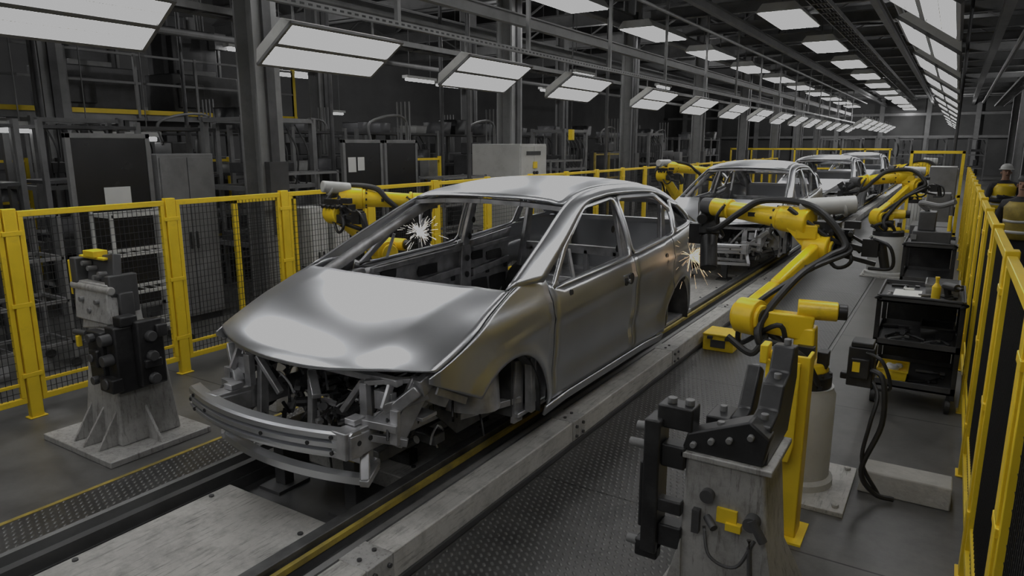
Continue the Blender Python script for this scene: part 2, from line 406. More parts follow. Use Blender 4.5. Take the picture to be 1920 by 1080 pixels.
# ---------------------------------------------------------------- conveyor track
r=root('conveyor_side_beam','long worn white conveyor edge beam beside the tread plate','conveyor beam',(-2.15,-1,0))
B().box(-2.25,-2.08,-1,42,.04,.19).build('beam_body',WHITEW,r,bevel=.008)
B().box(-2.27,-2.066,-1,42,.012,.045).build('beam_foot',GREYD,r)
b=B(); y=2.05
while y<40: b.box(-2.256,-2.070,y,y+.18,.05,.194); y+=2.05
b.build('joint_bracket',STAND,r,bevel=.004)
b=B(); y=2.05
while y<16:
    for dy in(.04,.14):
        for z in(.08,.15): b.cone((-2.070,y+dy,z),(-2.055,y+dy,z),.012,n=8)
        b.cone((-2.16,y+dy,.194),(-2.16,y+dy,.204),.012,n=8)
    y+=2.05
b.build('bolt',GREYD,r)
r=root('yellow_guide_rail','dark steel guide rail with a worn yellow top edge','conveyor rail',(-2.45,-1,0))
B().box(-2.56,-2.40,-1,42,.012,.17).build('rail_web',GREYD,r)
B().box(-2.50,-2.43,-1,42,.17,.23).build('rail_head',FRAMED,r,bevel=.005)
B().box(-2.415,-2.39,-1,42,.17,.20).build('yellow_edge',YWORN,r)
B().box(-2.40,-2.27,-1,42,.012,.12).build('rail_trough',FRAMED,r)
B().box(-2.34,-2.30,-1,42,.12,.155).build('rail_rib',GREY,r)
r=root('outer_guide_rail','dark steel guide rail along the conveyor','conveyor rail',(-3.6,-1,0))
B().box(-3.66,-3.50,-1,42,.012,.10).build('rail_web',GREYD,r)
B().box(-3.655,-3.62,-1,42,.10,.19).build('rail_head',GREY,r)
B().box(-3.56,-3.51,-1,42,.10,.17).build('rail_lip',GREYD,r)
struct(B().box(-3.5,-2.56,-1,42,.0,.03).build('trim_%d'%tn,GREYD)); tn+=1
def slab(y0,y1):
    r=root('conveyor_deck_plate','worn stained white steel deck plate between the rails','deck plate',(-3.03,y0,0),'conveyor deck plates')
    B().box(-3.44,-2.62,y0,y1,.03,.13).build('plate_body',WHITEW,r,bevel=.006)
    b=B()
    for x in(-3.4,-2.66):
        for k in range(4): b.cone((x,y0+.15+k*(y1-y0-.3)/3,.13),(x,y0+.15+k*(y1-y0-.3)/3,.138),.015,n=8)
    b.build('bolt',GREYD,r); return r
s0=slab(-.2,2.32)
for y in(2.92,5.46,8.0,10.54,13.08,15.62,18.16,20.7,23.24,25.78): dup(s0,(0,y+.2,0))
r=root('foot_bracket','small yellow angle bracket fixed to the conveyor beam','bracket',(-2.1,1.45,0))
B().box(-2.063,-1.93,1.42,1.47,.10,.13).box(-2.063,-2.04,1.42,1.47,.02,.13).build('bracket_plate',YEL,r,bevel=.003)
# ---------------------------------------------------------------- CAR
C=-2.9
PLAN=[(2.3,.72),(2.42,.80),(2.6,.85),(2.8,.872),(3.0,.883),(3.2,.887),(3.7,.878),(4.5,.88),(5.3,.882),(5.9,.888),(6.3,.868),(6.6,.81),(6.8,.73),(6.95,.60)]
BELT=[(2.5,1.16),(3.2,1.19),(3.8,1.20),(5.0,1.25),(6.0,1.325),(6.4,1.37),(6.9,1.34)]
VP=[(.38,-.07),(.45,-.035),(.55,-.012),(.7,-.008),(.85,.0),(1.0,.002),(1.1,0),(1.17,-.012),(1.22,-.035),(1.4,-.09),(1.55,-.14),(1.68,-.195),(1.78,-.28),(1.84,-.42)]
AF=(3.20,.50,.42); AR=(6.10,.50,.42)
def w(y,z):
    d=(si(y,BELT)-1.22); k=min(1,max(0,(z-.7)/.5)); zz=z-d*k*(1 if z<1.45 else max(0,1-(z-1.45)/.25))
    o=si(y,PLAN)+si(zz,VP)
    for (yc,zc,rr) in(AF,AR):
        q=math.hypot(y-yc,z-zc); o+=.022*math.exp(-((q-rr-.012)/.05)**2)
    zl=1.0+.05*(y-3.2)
    o+=.015*math.exp(-((z-zl)/.024)**2)*min(1,max(0,(y-2.9)/.5))
    o-=.016*math.exp(-((z-.68)/.09)**2)*min(1,max(0,(y-3.6)/.3))*min(1,max(0,(5.9-y)/.3))
    return o
def S(s,y,z,off=0): return V((C+s*(w(y,z)+off),y,z))
HT=[(2.38,.925),(2.55,.99),(2.8,1.09),(3.0,1.175),(3.2,1.25),(3.3,1.282),(3.45,1.315),(3.7,1.29)]
def ftop(y): return si(y,HT)
def arch(y,a,dflt):
    yc,zc,r=a
    if abs(y-yc)<r: return zc+math.sqrt(max(0,r*r-(y-yc)**2))
    return dflt
def stations(y0,y1,a=None,n=14):
    ys=[y0+(y1-y0)*i/n for i in range(n+1)]
    if a:
        for i in range(29):
            y=a[0]+a[2]*math.cos(math.pi*i/28)
            if y0<y<y1: ys.append(y)
        for e in(-a[2]-.002,a[2]+.002):
            if y0<a[0]+e<y1: ys.append(a[0]+e)
    return sorted(set(round(y,5) for y in ys))
def sidepanel(s,ys,zb,zt,n=16):
    rows=[]
    for y in ys:
        b0=zb(y);t0=zt(y); rows.append([S(s,y,b0+(t0-b0)*j/n) for j in range(n+1)])
    return B().grid(rows)
def ring(s,inner,outer,sub=8,it=2,off=0):
    def dens(P):
        o=[]
        for i in range(len(P)):
            a=P[i];b=P[(i+1)%len(P)]
            for k in range(sub): o.append((a[0]+(b[0]-a[0])*k/sub,a[1]+(b[1]-a[1])*k/sub))
        for _ in range(it):
            m=len(o); o=[((o[i-1][0]+2*o[i][0]+o[(i+1)%m][0])/4,(o[i-1][1]+2*o[i][1]+o[(i+1)%m][1])/4) for i in range(m)]
        return o
    I=dens(inner);O=dens(outer); n=len(I); rows=[]
    for k in range(4):
        t=k/3; rr=[S(s,I[i][0]*(1-t)+O[i][0]*t,I[i][1]*(1-t)+O[i][1]*t,off-(.014 if k==0 else 0)) for i in range(n)]; rows.append(rr+[rr[0]])
    return B().grid(rows)
WE=[(.80,3.26,1.285),(.735,3.75,1.50),(.655,4.24,1.70),(.615,4.6,1.765),(.60,5.1,1.785),(.60,5.8,1.755),(.605,6.25,1.68),(.605,6.58,1.56),(.60,6.74,1.44),(.60,6.82,1.36)]
DE=[(.860,3.60,1.285),(.795,4.0,1.475),(.708,4.45,1.675),(.69,4.8,1.72),(.685,5.1,1.725),(.688,5.75,1.70),(.71,6.17,1.61),(.745,6.50,1.475),(.77,6.68,1.40),(.785,6.76,1.36)]
def car():
    r=root('car_body','bare silver steel hatchback body shell without wheels or glass','car body',(C,4.5,0),'car body shells on the line')
    for s in(-1,1):
        def ff(y):
            a_=arch(y,AF,.50 if y>3.3 else .0)
            return max(a_,.90-.50*(y-2.62)) if y<3.05 else a_
        sidepanel(s,stations(2.52,3.692,AF,16),lambda y:min(ff(y),ftop(y)-.02),ftop).build('front_fender',SILVER,r,solid=.012,ang=50)
        fd_=sidepanel(s,stations(3.710,5.015,None,16),lambda y:.50,lambda y:si(y,BELT)+(.07*max(0,1-(y-3.7)/.15)),20).build('front_door',SILVER,r,solid=.012,ang=50,split=False)
        rd_=sidepanel(s,stations(5.033,5.852,AR,10),lambda y:arch(y,AR,.50),lambda y:si(y,BELT),20).build('rear_door',SILVER,r,solid=.012,ang=50,split=False)
        sidepanel(s,stations(5.870,6.95,AR,12),lambda y:arch(y,AR,.55),lambda y:si(y,BELT),20).build('quarter_panel',SILVER,r,solid=.012,ang=50)
        sidepanel(s,stations(3.62,5.67,None,6),lambda y:.42,lambda y:.486,4).build('rocker_panel',SILVER,r,solid=.02,ang=50)
        b=B()
        for yy in(3.70,5.024,5.861):
            b.grid([[S(s,yy-.03,z,-.03),S(s,yy+.03,z,-.03)] for z in[.5+.0875*k for k in range(9)]])
        b.build('door_jamb',BLACK,r,solid=.004)
        Wc=cr([(C+s*a,b,c) for a,b,c in WE],6); Dc=cr([(C+s*a,b,c) for a,b,c in DE],6)
        rows=[]
        for p,q in zip(Wc,Dc):
            row=[]
            for k in range(6):
                t=k/5; m=p.lerp(q,t); bul=math.sin(math.pi*t)*.010; row.append(m+V((s*bul*.7,-bul*.3,bul)))
            rows.append(row)
        B().grid(rows).build('roof_side_rail',SILVER,r,solid=.012,ang=60)
        rows=[[p+V((-s*.02,.03,-.05)),p.lerp(q,.5)+V((-s*.05,0,-.09)),q+V((-s*.04,.0,-.045))] for p,q in zip(Wc,Dc)]
        B().grid(rows).build('inner_roof_rail',FRAME,r,solid=.01)
        ring(s,[(3.82,1.225),(4.07,1.43),(4.45,1.655),(4.98,1.688),(4.995,1.262)],[(3.72,1.20),(4.0,1.445),(4.44,1.675),(5.018,1.715),(5.018,1.245)],9,1).build('window_frame',SILVER,r,solid=.016,ang=50,under=fd_)
        ring(s,[(5.065,1.272),(5.065,1.68),(5.775,1.66),(5.99,1.53),(5.935,1.335)],[(5.035,1.25),(5.035,1.715),(5.80,1.695),(6.04,1.55),(5.965,1.32)],9,1).build('window_frame',SILVER,r,solid=.016,ang=50,under=rd_)
        ring(s,[(6.035,1.36),(6.10,1.58),(6.24,1.545),(6.52,1.392)],[(5.975,1.325),(6.06,1.62),(6.28,1.585),(6.70,1.375)],9,1).build('quarter_window_frame',SILVER,r,solid=.016,ang=50)
        B().beam(S(s,4.06,1.22,-.01),S(s,4.09,1.42,-.01),.02,.02).build('window_divider',FRAME,r)
        def innersheet(y0,y1,name,off=-.09):
            rows=[[S(s,y0+(y1-y0)*i/8,.5+(si(y0+(y1-y0)*i/8,BELT)-.5)*j/8,off) for j in range(9)] for i in range(9)]
            B().grid(rows).build(name,FRAME,r,solid=.008)
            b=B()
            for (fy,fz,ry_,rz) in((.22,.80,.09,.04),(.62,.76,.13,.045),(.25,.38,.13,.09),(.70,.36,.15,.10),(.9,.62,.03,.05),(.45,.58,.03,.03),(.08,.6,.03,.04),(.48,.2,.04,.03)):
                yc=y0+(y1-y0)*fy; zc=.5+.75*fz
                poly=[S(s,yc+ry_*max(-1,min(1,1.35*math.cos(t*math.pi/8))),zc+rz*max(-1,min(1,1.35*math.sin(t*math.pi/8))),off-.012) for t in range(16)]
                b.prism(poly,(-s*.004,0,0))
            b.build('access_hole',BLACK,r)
            b=B()
            b.beam(S(s,y0+.05,.95,off-.03),S(s,y1-.05,1.0,off-.03),.03,.06); b.beam(S(s,y0+.05,1.17,off-.03),S(s,y1-.05,1.2,off-.03),.03,.04)
            b.beam(S(s,y0+.1,.56,off-.03),S(s,y1-.1,.56,off-.03),.03,.05)
            b.build('reinforcement_bar',FRAME,r,bevel=.004)
        innersheet(3.74,4.98,'inner_door_panel'); innersheet(5.08,5.8,'inner_door_panel')
        b=B(); b.beam((C+s*.80,5.03,.5),(C+s*.775,5.03,1.22),.06,.20,.05,.13,up=(0,1,0)); b.beam((C+s*.775,5.03,1.22),(C+s*.66,5.05,1.70),.04,.10,.04,.07,up=(0,1,0))
        b.beam((C+s*.75,5.98,.9),(C+s*.68,6.05,1.6),.05,.14,.04,.08,up=(0,1,0)); b.beam((C+s*.78,3.68,.5),(C+s*.78,3.68,1.2),.05,.14,up=(0,1,0))
        b.build('inner_pillar',FRAME,r,bevel=.008)
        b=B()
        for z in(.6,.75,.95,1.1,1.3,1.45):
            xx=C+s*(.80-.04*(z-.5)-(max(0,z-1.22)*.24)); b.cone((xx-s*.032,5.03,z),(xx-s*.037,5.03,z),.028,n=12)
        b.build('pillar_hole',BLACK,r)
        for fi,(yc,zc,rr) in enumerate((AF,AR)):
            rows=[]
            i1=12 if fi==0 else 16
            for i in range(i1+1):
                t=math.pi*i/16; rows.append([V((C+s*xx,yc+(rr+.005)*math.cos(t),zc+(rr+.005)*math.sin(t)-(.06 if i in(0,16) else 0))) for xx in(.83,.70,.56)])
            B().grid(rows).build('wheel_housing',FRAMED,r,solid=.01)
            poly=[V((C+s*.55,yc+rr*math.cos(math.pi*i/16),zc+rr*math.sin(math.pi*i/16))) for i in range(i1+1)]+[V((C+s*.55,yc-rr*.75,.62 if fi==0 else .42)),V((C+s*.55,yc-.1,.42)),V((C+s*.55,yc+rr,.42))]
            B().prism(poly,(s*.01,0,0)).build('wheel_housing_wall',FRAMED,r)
        yc=AF[0]
        b=B().beam((C+s*.80,yc+.35,.46),(C+s*.80,yc+.34,.86),.05,.05); b.beam((C+s*.74,yc+.28,.40),(C+s*.74,yc+.30,.8),.10,.03); b.beam((C+s*.62,yc,.55),(C+s*.60,yc+.05,.98),.12,.12,.16,.16)
        b.beam((C+s*.5,yc-.1,.5),(C+s*.75,yc+.3,.55),.06,.04)
        b.build('fender_brace',FRAME,r,bevel=.004)
        b=B().cone((C+s*.60,3.15,.6),(C+s*.62,3.2,1.08),.20,.13); b.cone((C+s*.62,3.2,1.08),(C+s*.62,3.2,1.11),.10,.09)
        b.build('strut_tower',FRAME,r)
        b=B(); b.beam((C+s*.50,2.22,.66),(C+s*.50,3.35,.62),.10,.14); b.beam((C+s*.74,2.55,.90),(C+s*.80,3.35,1.16),.05,.09); b.beam((C+s*.74,2.55,.90),(C+s*.55,2.45,.72),.06,.06)
        b.beam((C+s*.62,2.48,.60),(C+s*.72,2.60,.90),.05,.09); b.beam((C+s*.66,2.56,.90),(C+s*.78,2.74,.80),.04,.10); b.beam((C+s*.5,2.6,.7),(C+s*.72,2.9,.95),.03,.18)
        b.build('front_rail',FRAME,r,bevel=.006)
        b=B()
        for k in range(13):
            y=2.3+k*.08; b.cone((C+s*.56,y,.66),(C+s*.565,y,.66),.014,n=10)
        b.build('rail_bolt',BLACK,r)
        b=B()
        b.cb((C+s*.56,2.50,.82),(.12,.04,.10)); b.beam((C+s*.46,2.46,.91),(C+s*.80,2.68,.93),.04,.025); b.beam((C+s*.46,2.46,.72),(C+s*.46,2.46,.91),.04,.05)
        b.beam((C+s*.50,2.40,.73),(C+s*.68,2.46,.71),.07,.04); b.beam((C+s*.52,2.38,.66),(C+s*.70,2.50,.62),.03,.04); b.beam((C+s*.66,2.45,.62),(C+s*.66,2.46,.80),.025,.05)
        b.cb((C+s*.48,2.36,.745),(.07,.08,.03)); b.cb((C+s*.70,2.62,.73),(.10,.12,.02)); b.beam((C+s*.80,2.62,.88),(C+s*.82,2.84,.76),.015,.04)
        b.beam((C+s*.60,2.44,.80),(C+s*.76,2.60,.86),.02,.05); b.beam((C+s*.60,2.44,.80),(C+s*.60,2.50,.91),.02,.04)
        b.build('lamp_bracket',FRAME,r,bevel=.003,split=False)
        b=B().tube([(C+s*.5,2.5,.86),(C+s*.6,2.6,.92),(C+s*.66,2.8,.98),(C+s*.6,3.1,1.0)],.012).tube([(C+s*.3,2.6,.6),(C+s*.42,2.7,.85),(C+s*.56,2.85,.88)],.01)
        b.cb((C+s*.58,2.66,.84),(.14,.12,.12)); b.cb((C+s*.42,2.9,.8),(.12,.2,.12))
        b.build('engine_bay_fitting',BLACK,r,bevel=.004)
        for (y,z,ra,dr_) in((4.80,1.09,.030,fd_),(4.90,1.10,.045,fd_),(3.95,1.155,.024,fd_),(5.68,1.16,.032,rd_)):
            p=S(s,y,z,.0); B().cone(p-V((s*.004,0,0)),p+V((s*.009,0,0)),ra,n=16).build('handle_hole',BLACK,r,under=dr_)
        b=B()
        p=S(s,4.87,1.135,.008); b.beam(p-V((0,.1,0)),p+V((0,.06,0)),.012,.01)
        p=S(s,4.84,1.09,.012); b.cone(p-V((s*.004,0,0)),p+V((s*.006,0,0)),.016,n=12)
        b.build('handle_mount',FRAME,r,under=fd_)
    rnd=random.Random(3)
    for nm,mt,cnt in(('engine_bay_stampings',FRAME,80),('engine_bay_hardware',BLACK,90)):
        b=B()
        for k in range(cnt):
            p=V((C+rnd.uniform(-.62,.62),rnd.uniform(2.5,3.25),rnd.uniform(.50,.84)))
            if abs(p.x-C)<.3: p.z=rnd.uniform(.46,.68)
            d=V((rnd.uniform(-1,1),rnd.uniform(-1,1),rnd.uniform(-.6,.6))).normalized()*rnd.uniform(.03,.10)
            if k%3==0: b.cone(p,p+d,rnd.uniform(.01,.03),n=10)
            elif k%3==1: b.beam(p,p+d,rnd.uniform(.015,.05),rnd.uniform(.01,.03)); b.beam(p+d,p+d+V((0,.02,-.05)),.03,.012)
            else: b.tube([p,p+d+V((0,0,.04)),p+d*2,p+d*2.5+V((0,0,-.06))],.007,n=6,sub=3)
        b.build(nm,mt,r)['kind']='stuff'
    # hood: broad, gently domed, rolled front edge
    ZC=[(2.31,.965),(2.35,1.02),(2.42,1.07),(2.52,1.115),(2.66,1.16),(2.84,1.203),(3.05,1.243),(3.3,1.285)]
    rows=[]
    nu=48
    for iu in range(nu+1):
        u=-1+2*iu/nu; au=abs(u); yf=2.32+.25*au**2.7; yr=3.27-.03*(1-u*u)
        row=[]
        for iv in range(31):
            v=(iv/30)**1.3; y=yf+(yr-yf)*v
            hwid=w(max(y,2.50),ftop(max(y,2.50)))
            yy_=2.31+(y-yf)*(3.3-2.31)/(3.27-yf+.0)   # dome follows the curved nose
            zc_=.5*si(y,ZC)+.5*si(yy_,ZC); ze=ftop(y)+.004
            k=au**5; z=zc_*(1-k)+ze*k + .005*math.exp(-((au-.64-.08*v)/.07)**2)*min(1,v*3)*(1-v*.3)
            row.append(V((C+u*(hwid-.006),y,z)))
        rows.append(row)
    B().grid(rows).build('hood',SILVER,r,solid=.012,ang=60)
    L_=cr([(C-a,b,c) for a,b,c in WE],6)
    seg=[p for p in L_ if p.y>=4.22 and p.y<=6.60]
    rows=[]
    for p in seg:
        hw_=C-p.x-.004; row=[]
        t=(p.y-4.22)/(6.60-4.22); crn=.035+.02*math.sin(math.pi*min(1,t*1.2))
        for k in range(25):
            u=-1+k/12; row.append(V((C+u*hw_,p.y-.07*(1-u*u)*max(0,1-t*3)+.06*(1-u*u)*max(0,t*3-2),p.z+crn*(1-u**4*.6-u*u*.4)-.012*math.exp(-((abs(u)-.94)/.03)**2))))
        rows.append(row)
    B().grid(rows).build('roof_panel',SILVER,r,solid=.014,ang=60)
    b=B()
    pts=[(C+.655*u,4.24-.05*(1-u*u)+.03,1.665+.035*(1-u*u)) for u in(-1,-.5,0,.5,1)]
    for a,c_ in zip(pts,pts[1:]): b.beam(a,c_,.09,.03)
    for yy in(4.9,5.5): 
        for u0,u1 in((-1,-.5),(-.5,0),(0,.5),(.5,1)): b.beam((C+.6*u0,yy,1.75+.03*(1-u0*u0)),(C+.6*u1,yy,1.75+.03*(1-u1*u1)),.08,.02)
    b.build('roof_crossmember',FRAME,r)
    b=B(); b.beam((C-.78,3.34,1.21),(C+.78,3.34,1.21),.14,.05); b.beam((C-.76,3.45,1.12),(C+.76,3.45,1.12),.10,.08)
    b.build('cowl_panel',FRAME,r,bevel=.01)
    B().box(C-.74,C+.74,3.42,3.45,.45,1.14).build('firewall',FRAMED,r)
    b=B().cone((C-.76,3.72,1.08),(C+.76,3.72,1.08),.035,n=14)
    for x in(-.5,-.1,.15,.45): b.beam((C+x,3.72,1.08),(C+x,3.5,.95),.05,.03)
    b.beam((C+.05,3.72,1.06),(C+.05,3.75,.5),.06,.03); b.cb((C-.35,3.7,1.07),(.16,.1,.12))
    b.build('dashboard_beam',FRAME,r,bevel=.004)
    b=B().box(C-.78,C+.78,3.44,6.8,.44,.47).box(C-.14,C+.14,3.44,6.0,.47,.62)
    for y in(4.1,4.7,5.4): b.box(C-.76,C+.76,y,y+.1,.47,.55)
    b.box(C-.7,C+.7,5.75,5.8,.47,.8); b.box(C-.7,C+.7,5.8,6.8,.76,.8)
    b.build('floor_pan',FRAME,r,bevel=.006)
    b=B().beam((C-.66,5.95,1.12),(C+.66,5.95,1.12),.06,.08); b.beam((C-.66,5.95,.8),(C+.66,5.95,.8),.06,.08)
    for x in(-.6,-.3,0,.3,.6): b.beam((C+x,5.95,.8),(C+x,5.95,1.12),.06,.04)
    b.build('rear_bulkhead_frame',FRAME,r,bevel=.004)
    rows=[]
    for z in[1.34,1.30,1.2,1.1,1.0,.9,.8,.7,.6]:
        yy=6.9+.05*math.sin((1.34-z)*4); rows.append([V((C+u*si(6.93,PLAN)*1.02,yy-.10*(abs(u)**3),z)) for u in[-1+k/8 for k in range(17)]])
    B().grid(rows).build('tail_panel',SILVER,r,solid=.014,ang=60)
    b=B()
    for s in(-1,1): b.beam((C+s*.58,6.58,1.52),(C+s*.60,6.88,1.34),.10,.03)
    b.beam((C-.6,6.60,1.56),(C+.6,6.60,1.56),.1,.03); b.beam((C-.6,6.86,1.34),(C+.6,6.86,1.34),.08,.04)
    b.build('tailgate_frame',SILVER,r)
    prof=[(0,.0),(-.035,.006),(-.046,.025),(-.046,.040),(-.018,.046),(-.018,.054),(-.046,.060),(-.046,.085),(-.018,.091),(-.018,.099),(-.046,.105),(-.044,.13),(-.03,.14),(.03,.142),(.03,0)]
    BX=C-.09;BH=.65
    def by_(u): return 2.17+.12*u*u
    rows=[]
    for k in range(25):
        u=-1+k/12; rows.append([V((BX+BH*u,by_(u)+a,.585+c_)) for a,c_ in prof]+[V((BX+BH*u,by_(u),.585))])
    b=B().grid(rows); b.add(rows[0][:-1],[tuple(range(len(prof)))]); b.add(rows[-1][:-1],[tuple(range(len(prof)))])
    bb=b.build('front_bumper_beam',SILVER,r,ang=25)
    for u,z in((-.6,.657),(.2,.657),(.65,.657),(.85,.617),(.85,.70),(.95,.617),(.95,.70),(-.85,.617),(-.85,.70),(-.95,.657)):
        B().cone((BX+BH*u,by_(u)-.052,z),(BX+BH*u,by_(u)-.02,z),.011,n=10).build('bolt_hole',BLACK,r,under=bb)
    rows=[]
    for k in range(17):
        u=-1+k/8; y=2.27+.10*u*u; x=C-.03+.58*u
        rows.append([V((x,y+a,.41+c_)) for a,c_ in[(-.03,0),(-.03,.04),(.03,.04),(.03,0),(-.03,0)]])
    B().grid(rows).build('lower_crossmember',SILVER,r,ang=30)
    b=B().box(C-.64,C+.64,2.50,2.55,.90,.94)
    b.box(C-.5,C+.5,2.46,2.51,.44,.48)
    for x in(-.42,.0,.42): b.beam((C+x,2.49,.46),(C+x,2.53,.92),.06 if x else .04,.04)
    b.beam((C-.42,2.49,.90),(C-.25,2.5,.70),.04,.03); b.beam((C+.42,2.49,.90),(C+.25,2.5,.70),.04,.03)
    b.beam((C+.02,2.5,.88),(C+.14,2.42,.78),.05,.04); b.beam((C-.5,2.47,.46),(C-.58,2.32,.43),.05,.04); b.beam((C+.5,2.47,.46),(C+.56,2.32,.43),.05,.04)
    for x in(-.5,.5): b.beam((C+x,2.45,.64),(C+x,2.24,.65),.11,.11,.13,.12); b.beam((C+x,2.4,.60),(C+x*1.1,2.34,.44),.05,.04)
    b.build('radiator_support',FRAME,r,bevel=.006)
    b=B()
    for x in(-.36,.36): b.beam((C+x,2.6,.42),(C+x,3.4,.42),.09,.07)
    b.beam((C-.55,2.95,.44),(C+.55,2.95,.44),.10,.06); b.beam((C-.5,3.3,.5),(C+.5,3.3,.5),.08,.12)
    for k in range(7): b.beam((C-.45+.15*k,3.38,.55),(C-.43+.15*k,3.36,1.08),.03,.02)
    b.build('subframe',FRAMED,r,bevel=.006)
    b=B()
    for k in range(8):
        x=-.55+.15*k; b.tube([(C+x,2.6+.02*k,.5),(C+x+.05,2.8,.62+.02*(k%3)),(C+x-.03,3.1,.6),(C+x,3.35,.75)],.012,n=6,sub=4)
    b.build('wiring_hose',RUB,r)
    return r
car1=car(); car1['label']='bare silver steel hatchback body shell with robots welding beside it'
dup(car1,(0,7.7,0),'bare silver steel body shell queued next on the line')
dup(car1,(0,15.6,0),'bare silver steel body shell farther along the line')
dup(car1,(0,23.6,0),'bare silver steel body shell farther along the line')
def sup(x,y,zb=.03):
    r=root('body_support_stand','dark steel support post carrying the car body on the conveyor','support stand',(x,y,zb),'support posts under the car bodies')
    B().box(x-.09,x+.09,y-.12,y+.12,zb,zb+.02).build('base_plate',GREYD,r)
    B().box(x-.045,x+.045,y-.035,y+.035,zb+.02,.37).build('post',GREYD,r,bevel=.004)
    B().box(x-.07,x+.07,y-.06,y+.06,.37,.385).build('top_pad',YWORN,r)
    return r
q=sup(-2.72,2.62); dup(q,(-.6,0,0))
q=sup(-2.75,5.82,.13); dup(q,(-.57,0,0))
for k in(1,2):
    for dx,dy in((0,-3.2),(-.57,-3.2),(0,0),(-.57,0)): dup(q,(dx,dy+7.7*k,0))
r=root('carrier_skid','dark steel skid frame under the car body','carrier skid',(C,4.3,.13))
b=B()
for x in(-.36,.14):
    b.beam((C+x,3.0,.27),(C+x,5.6,.27),.09,.10)
for y in(3.1,3.9,5.2,5.5): b.beam((C-.42,y,.18),(C+.22,y,.18),.08,.09)
b.build('skid_frame',BLACK,r,bevel=.005)
# ---------------------------------------------------------------- fences
def bay(x,y0,L,label,group):
    r=root('safety_fence_panel',label,'safety fence',(x,y0,0),group)
    b=B().box(x-.03,x+.03,y0-.045,y0+.045,0,1.635); b.box(x-.045,x+.045,y0-.065,y0+.065,0,.01)
    po=b.build('fence_post',YEL,r,bevel=.004)
    b=B(); a0=y0+.055; a1=y0+L-.055
    for z0 in(.13,1.57): b.box(x-.02,x+.02,a0,a1,z0,z0+.045)
    for y in(a0,a1-.035): b.box(x-.02,x+.02,y,y+.035,.175,1.57)
    b.box(x-.012,x+.012,a0+.035,a1-.035,.27,.295)
    b.build('panel_frame',YEL,r,bevel=.003)
    b=B(); y=a0+.075
    while y<a1-.05: b.beam((x,y,.175),(x,y,1.57),.004,.004); y+=.04
    z=.22
    while z<1.56: b.beam((x+.003,a0+.035,z),(x+.003,a1-.035,z),.004,.004); z+=.06
    b.build('wire_mesh',WIRE,r,smooth=False)
    for z in(.35,.9,1.45): B().cb((x,y0+.0,z),(.064,.14,.035)).build('clamp',YEL,r,bevel=.003,under=po)
    return r
f0=bay(-5.93,1.1,1.27,'yellow steel safety fence panel with black wire mesh','fence along the far side of the line')
for k in range(1,22): dup(f0,(0,1.27*k,0))
g0=bay(.26,1.29,1.27,'yellow steel safety fence panel with black wire mesh','fence along the walkway')
for k in range(1,14): dup(g0,(0,1.27*k,0))
r=root('guard_frame','narrow yellow guard frame with dark mesh behind the fence','safety guard',(-6.9,5.4,0))
b=B()
for y in(5.0,5.85): b.box(-6.93,-6.88,y,y+.05,0,1.5)
for z in(.15,1.45): b.box(-6.93,-6.88,5.0,5.9,z,z+.05)
b.build('guard_rail',YEL,r,bevel=.003)
b=B()
for k in range(14): b.beam((-6.9,5.07+.06*k,.2),(-6.9,5.07+.06*k,1.45),.005,.005)
for k in range(20): b.beam((-6.9,5.05,.2+.0625*k),(-6.9,5.85,.2+.0625*k),.005,.005)
b.build('wire_mesh',WIRE,r)
r=root('access_gate','tall yellow framed gate with a wire mesh infill','gate',(-.3,17.6,0))
b=B()
for x in(-.85,.10): b.box(x,x+.06,17.57,17.63,0,1.98)
for z in(.2,1.0,1.92): b.box(-.85,.16,17.57,17.63,z,z+.06)
b.build('gate_frame',YEL,r,bevel=.003)
b=B()
for k in range(15): b.beam((-.78+.06*k,17.6,.26),(-.78+.06*k,17.6,1.92),.006,.006)
b.build('wire_mesh',WIRE,r)
r=root('cross_fence','yellow safety rail crossing behind the line','safety fence',(-5.2,32,0))
b=B()
for k in range(8): b.box(-8.6+k*.9,-8.54+k*.9,32,32.06,0,1.95)
for z in(.3,1.1,1.9): b.box(-8.6,-2.2,32,32.06,z,z+.07)
b.build('fence_rail',YEL,r)
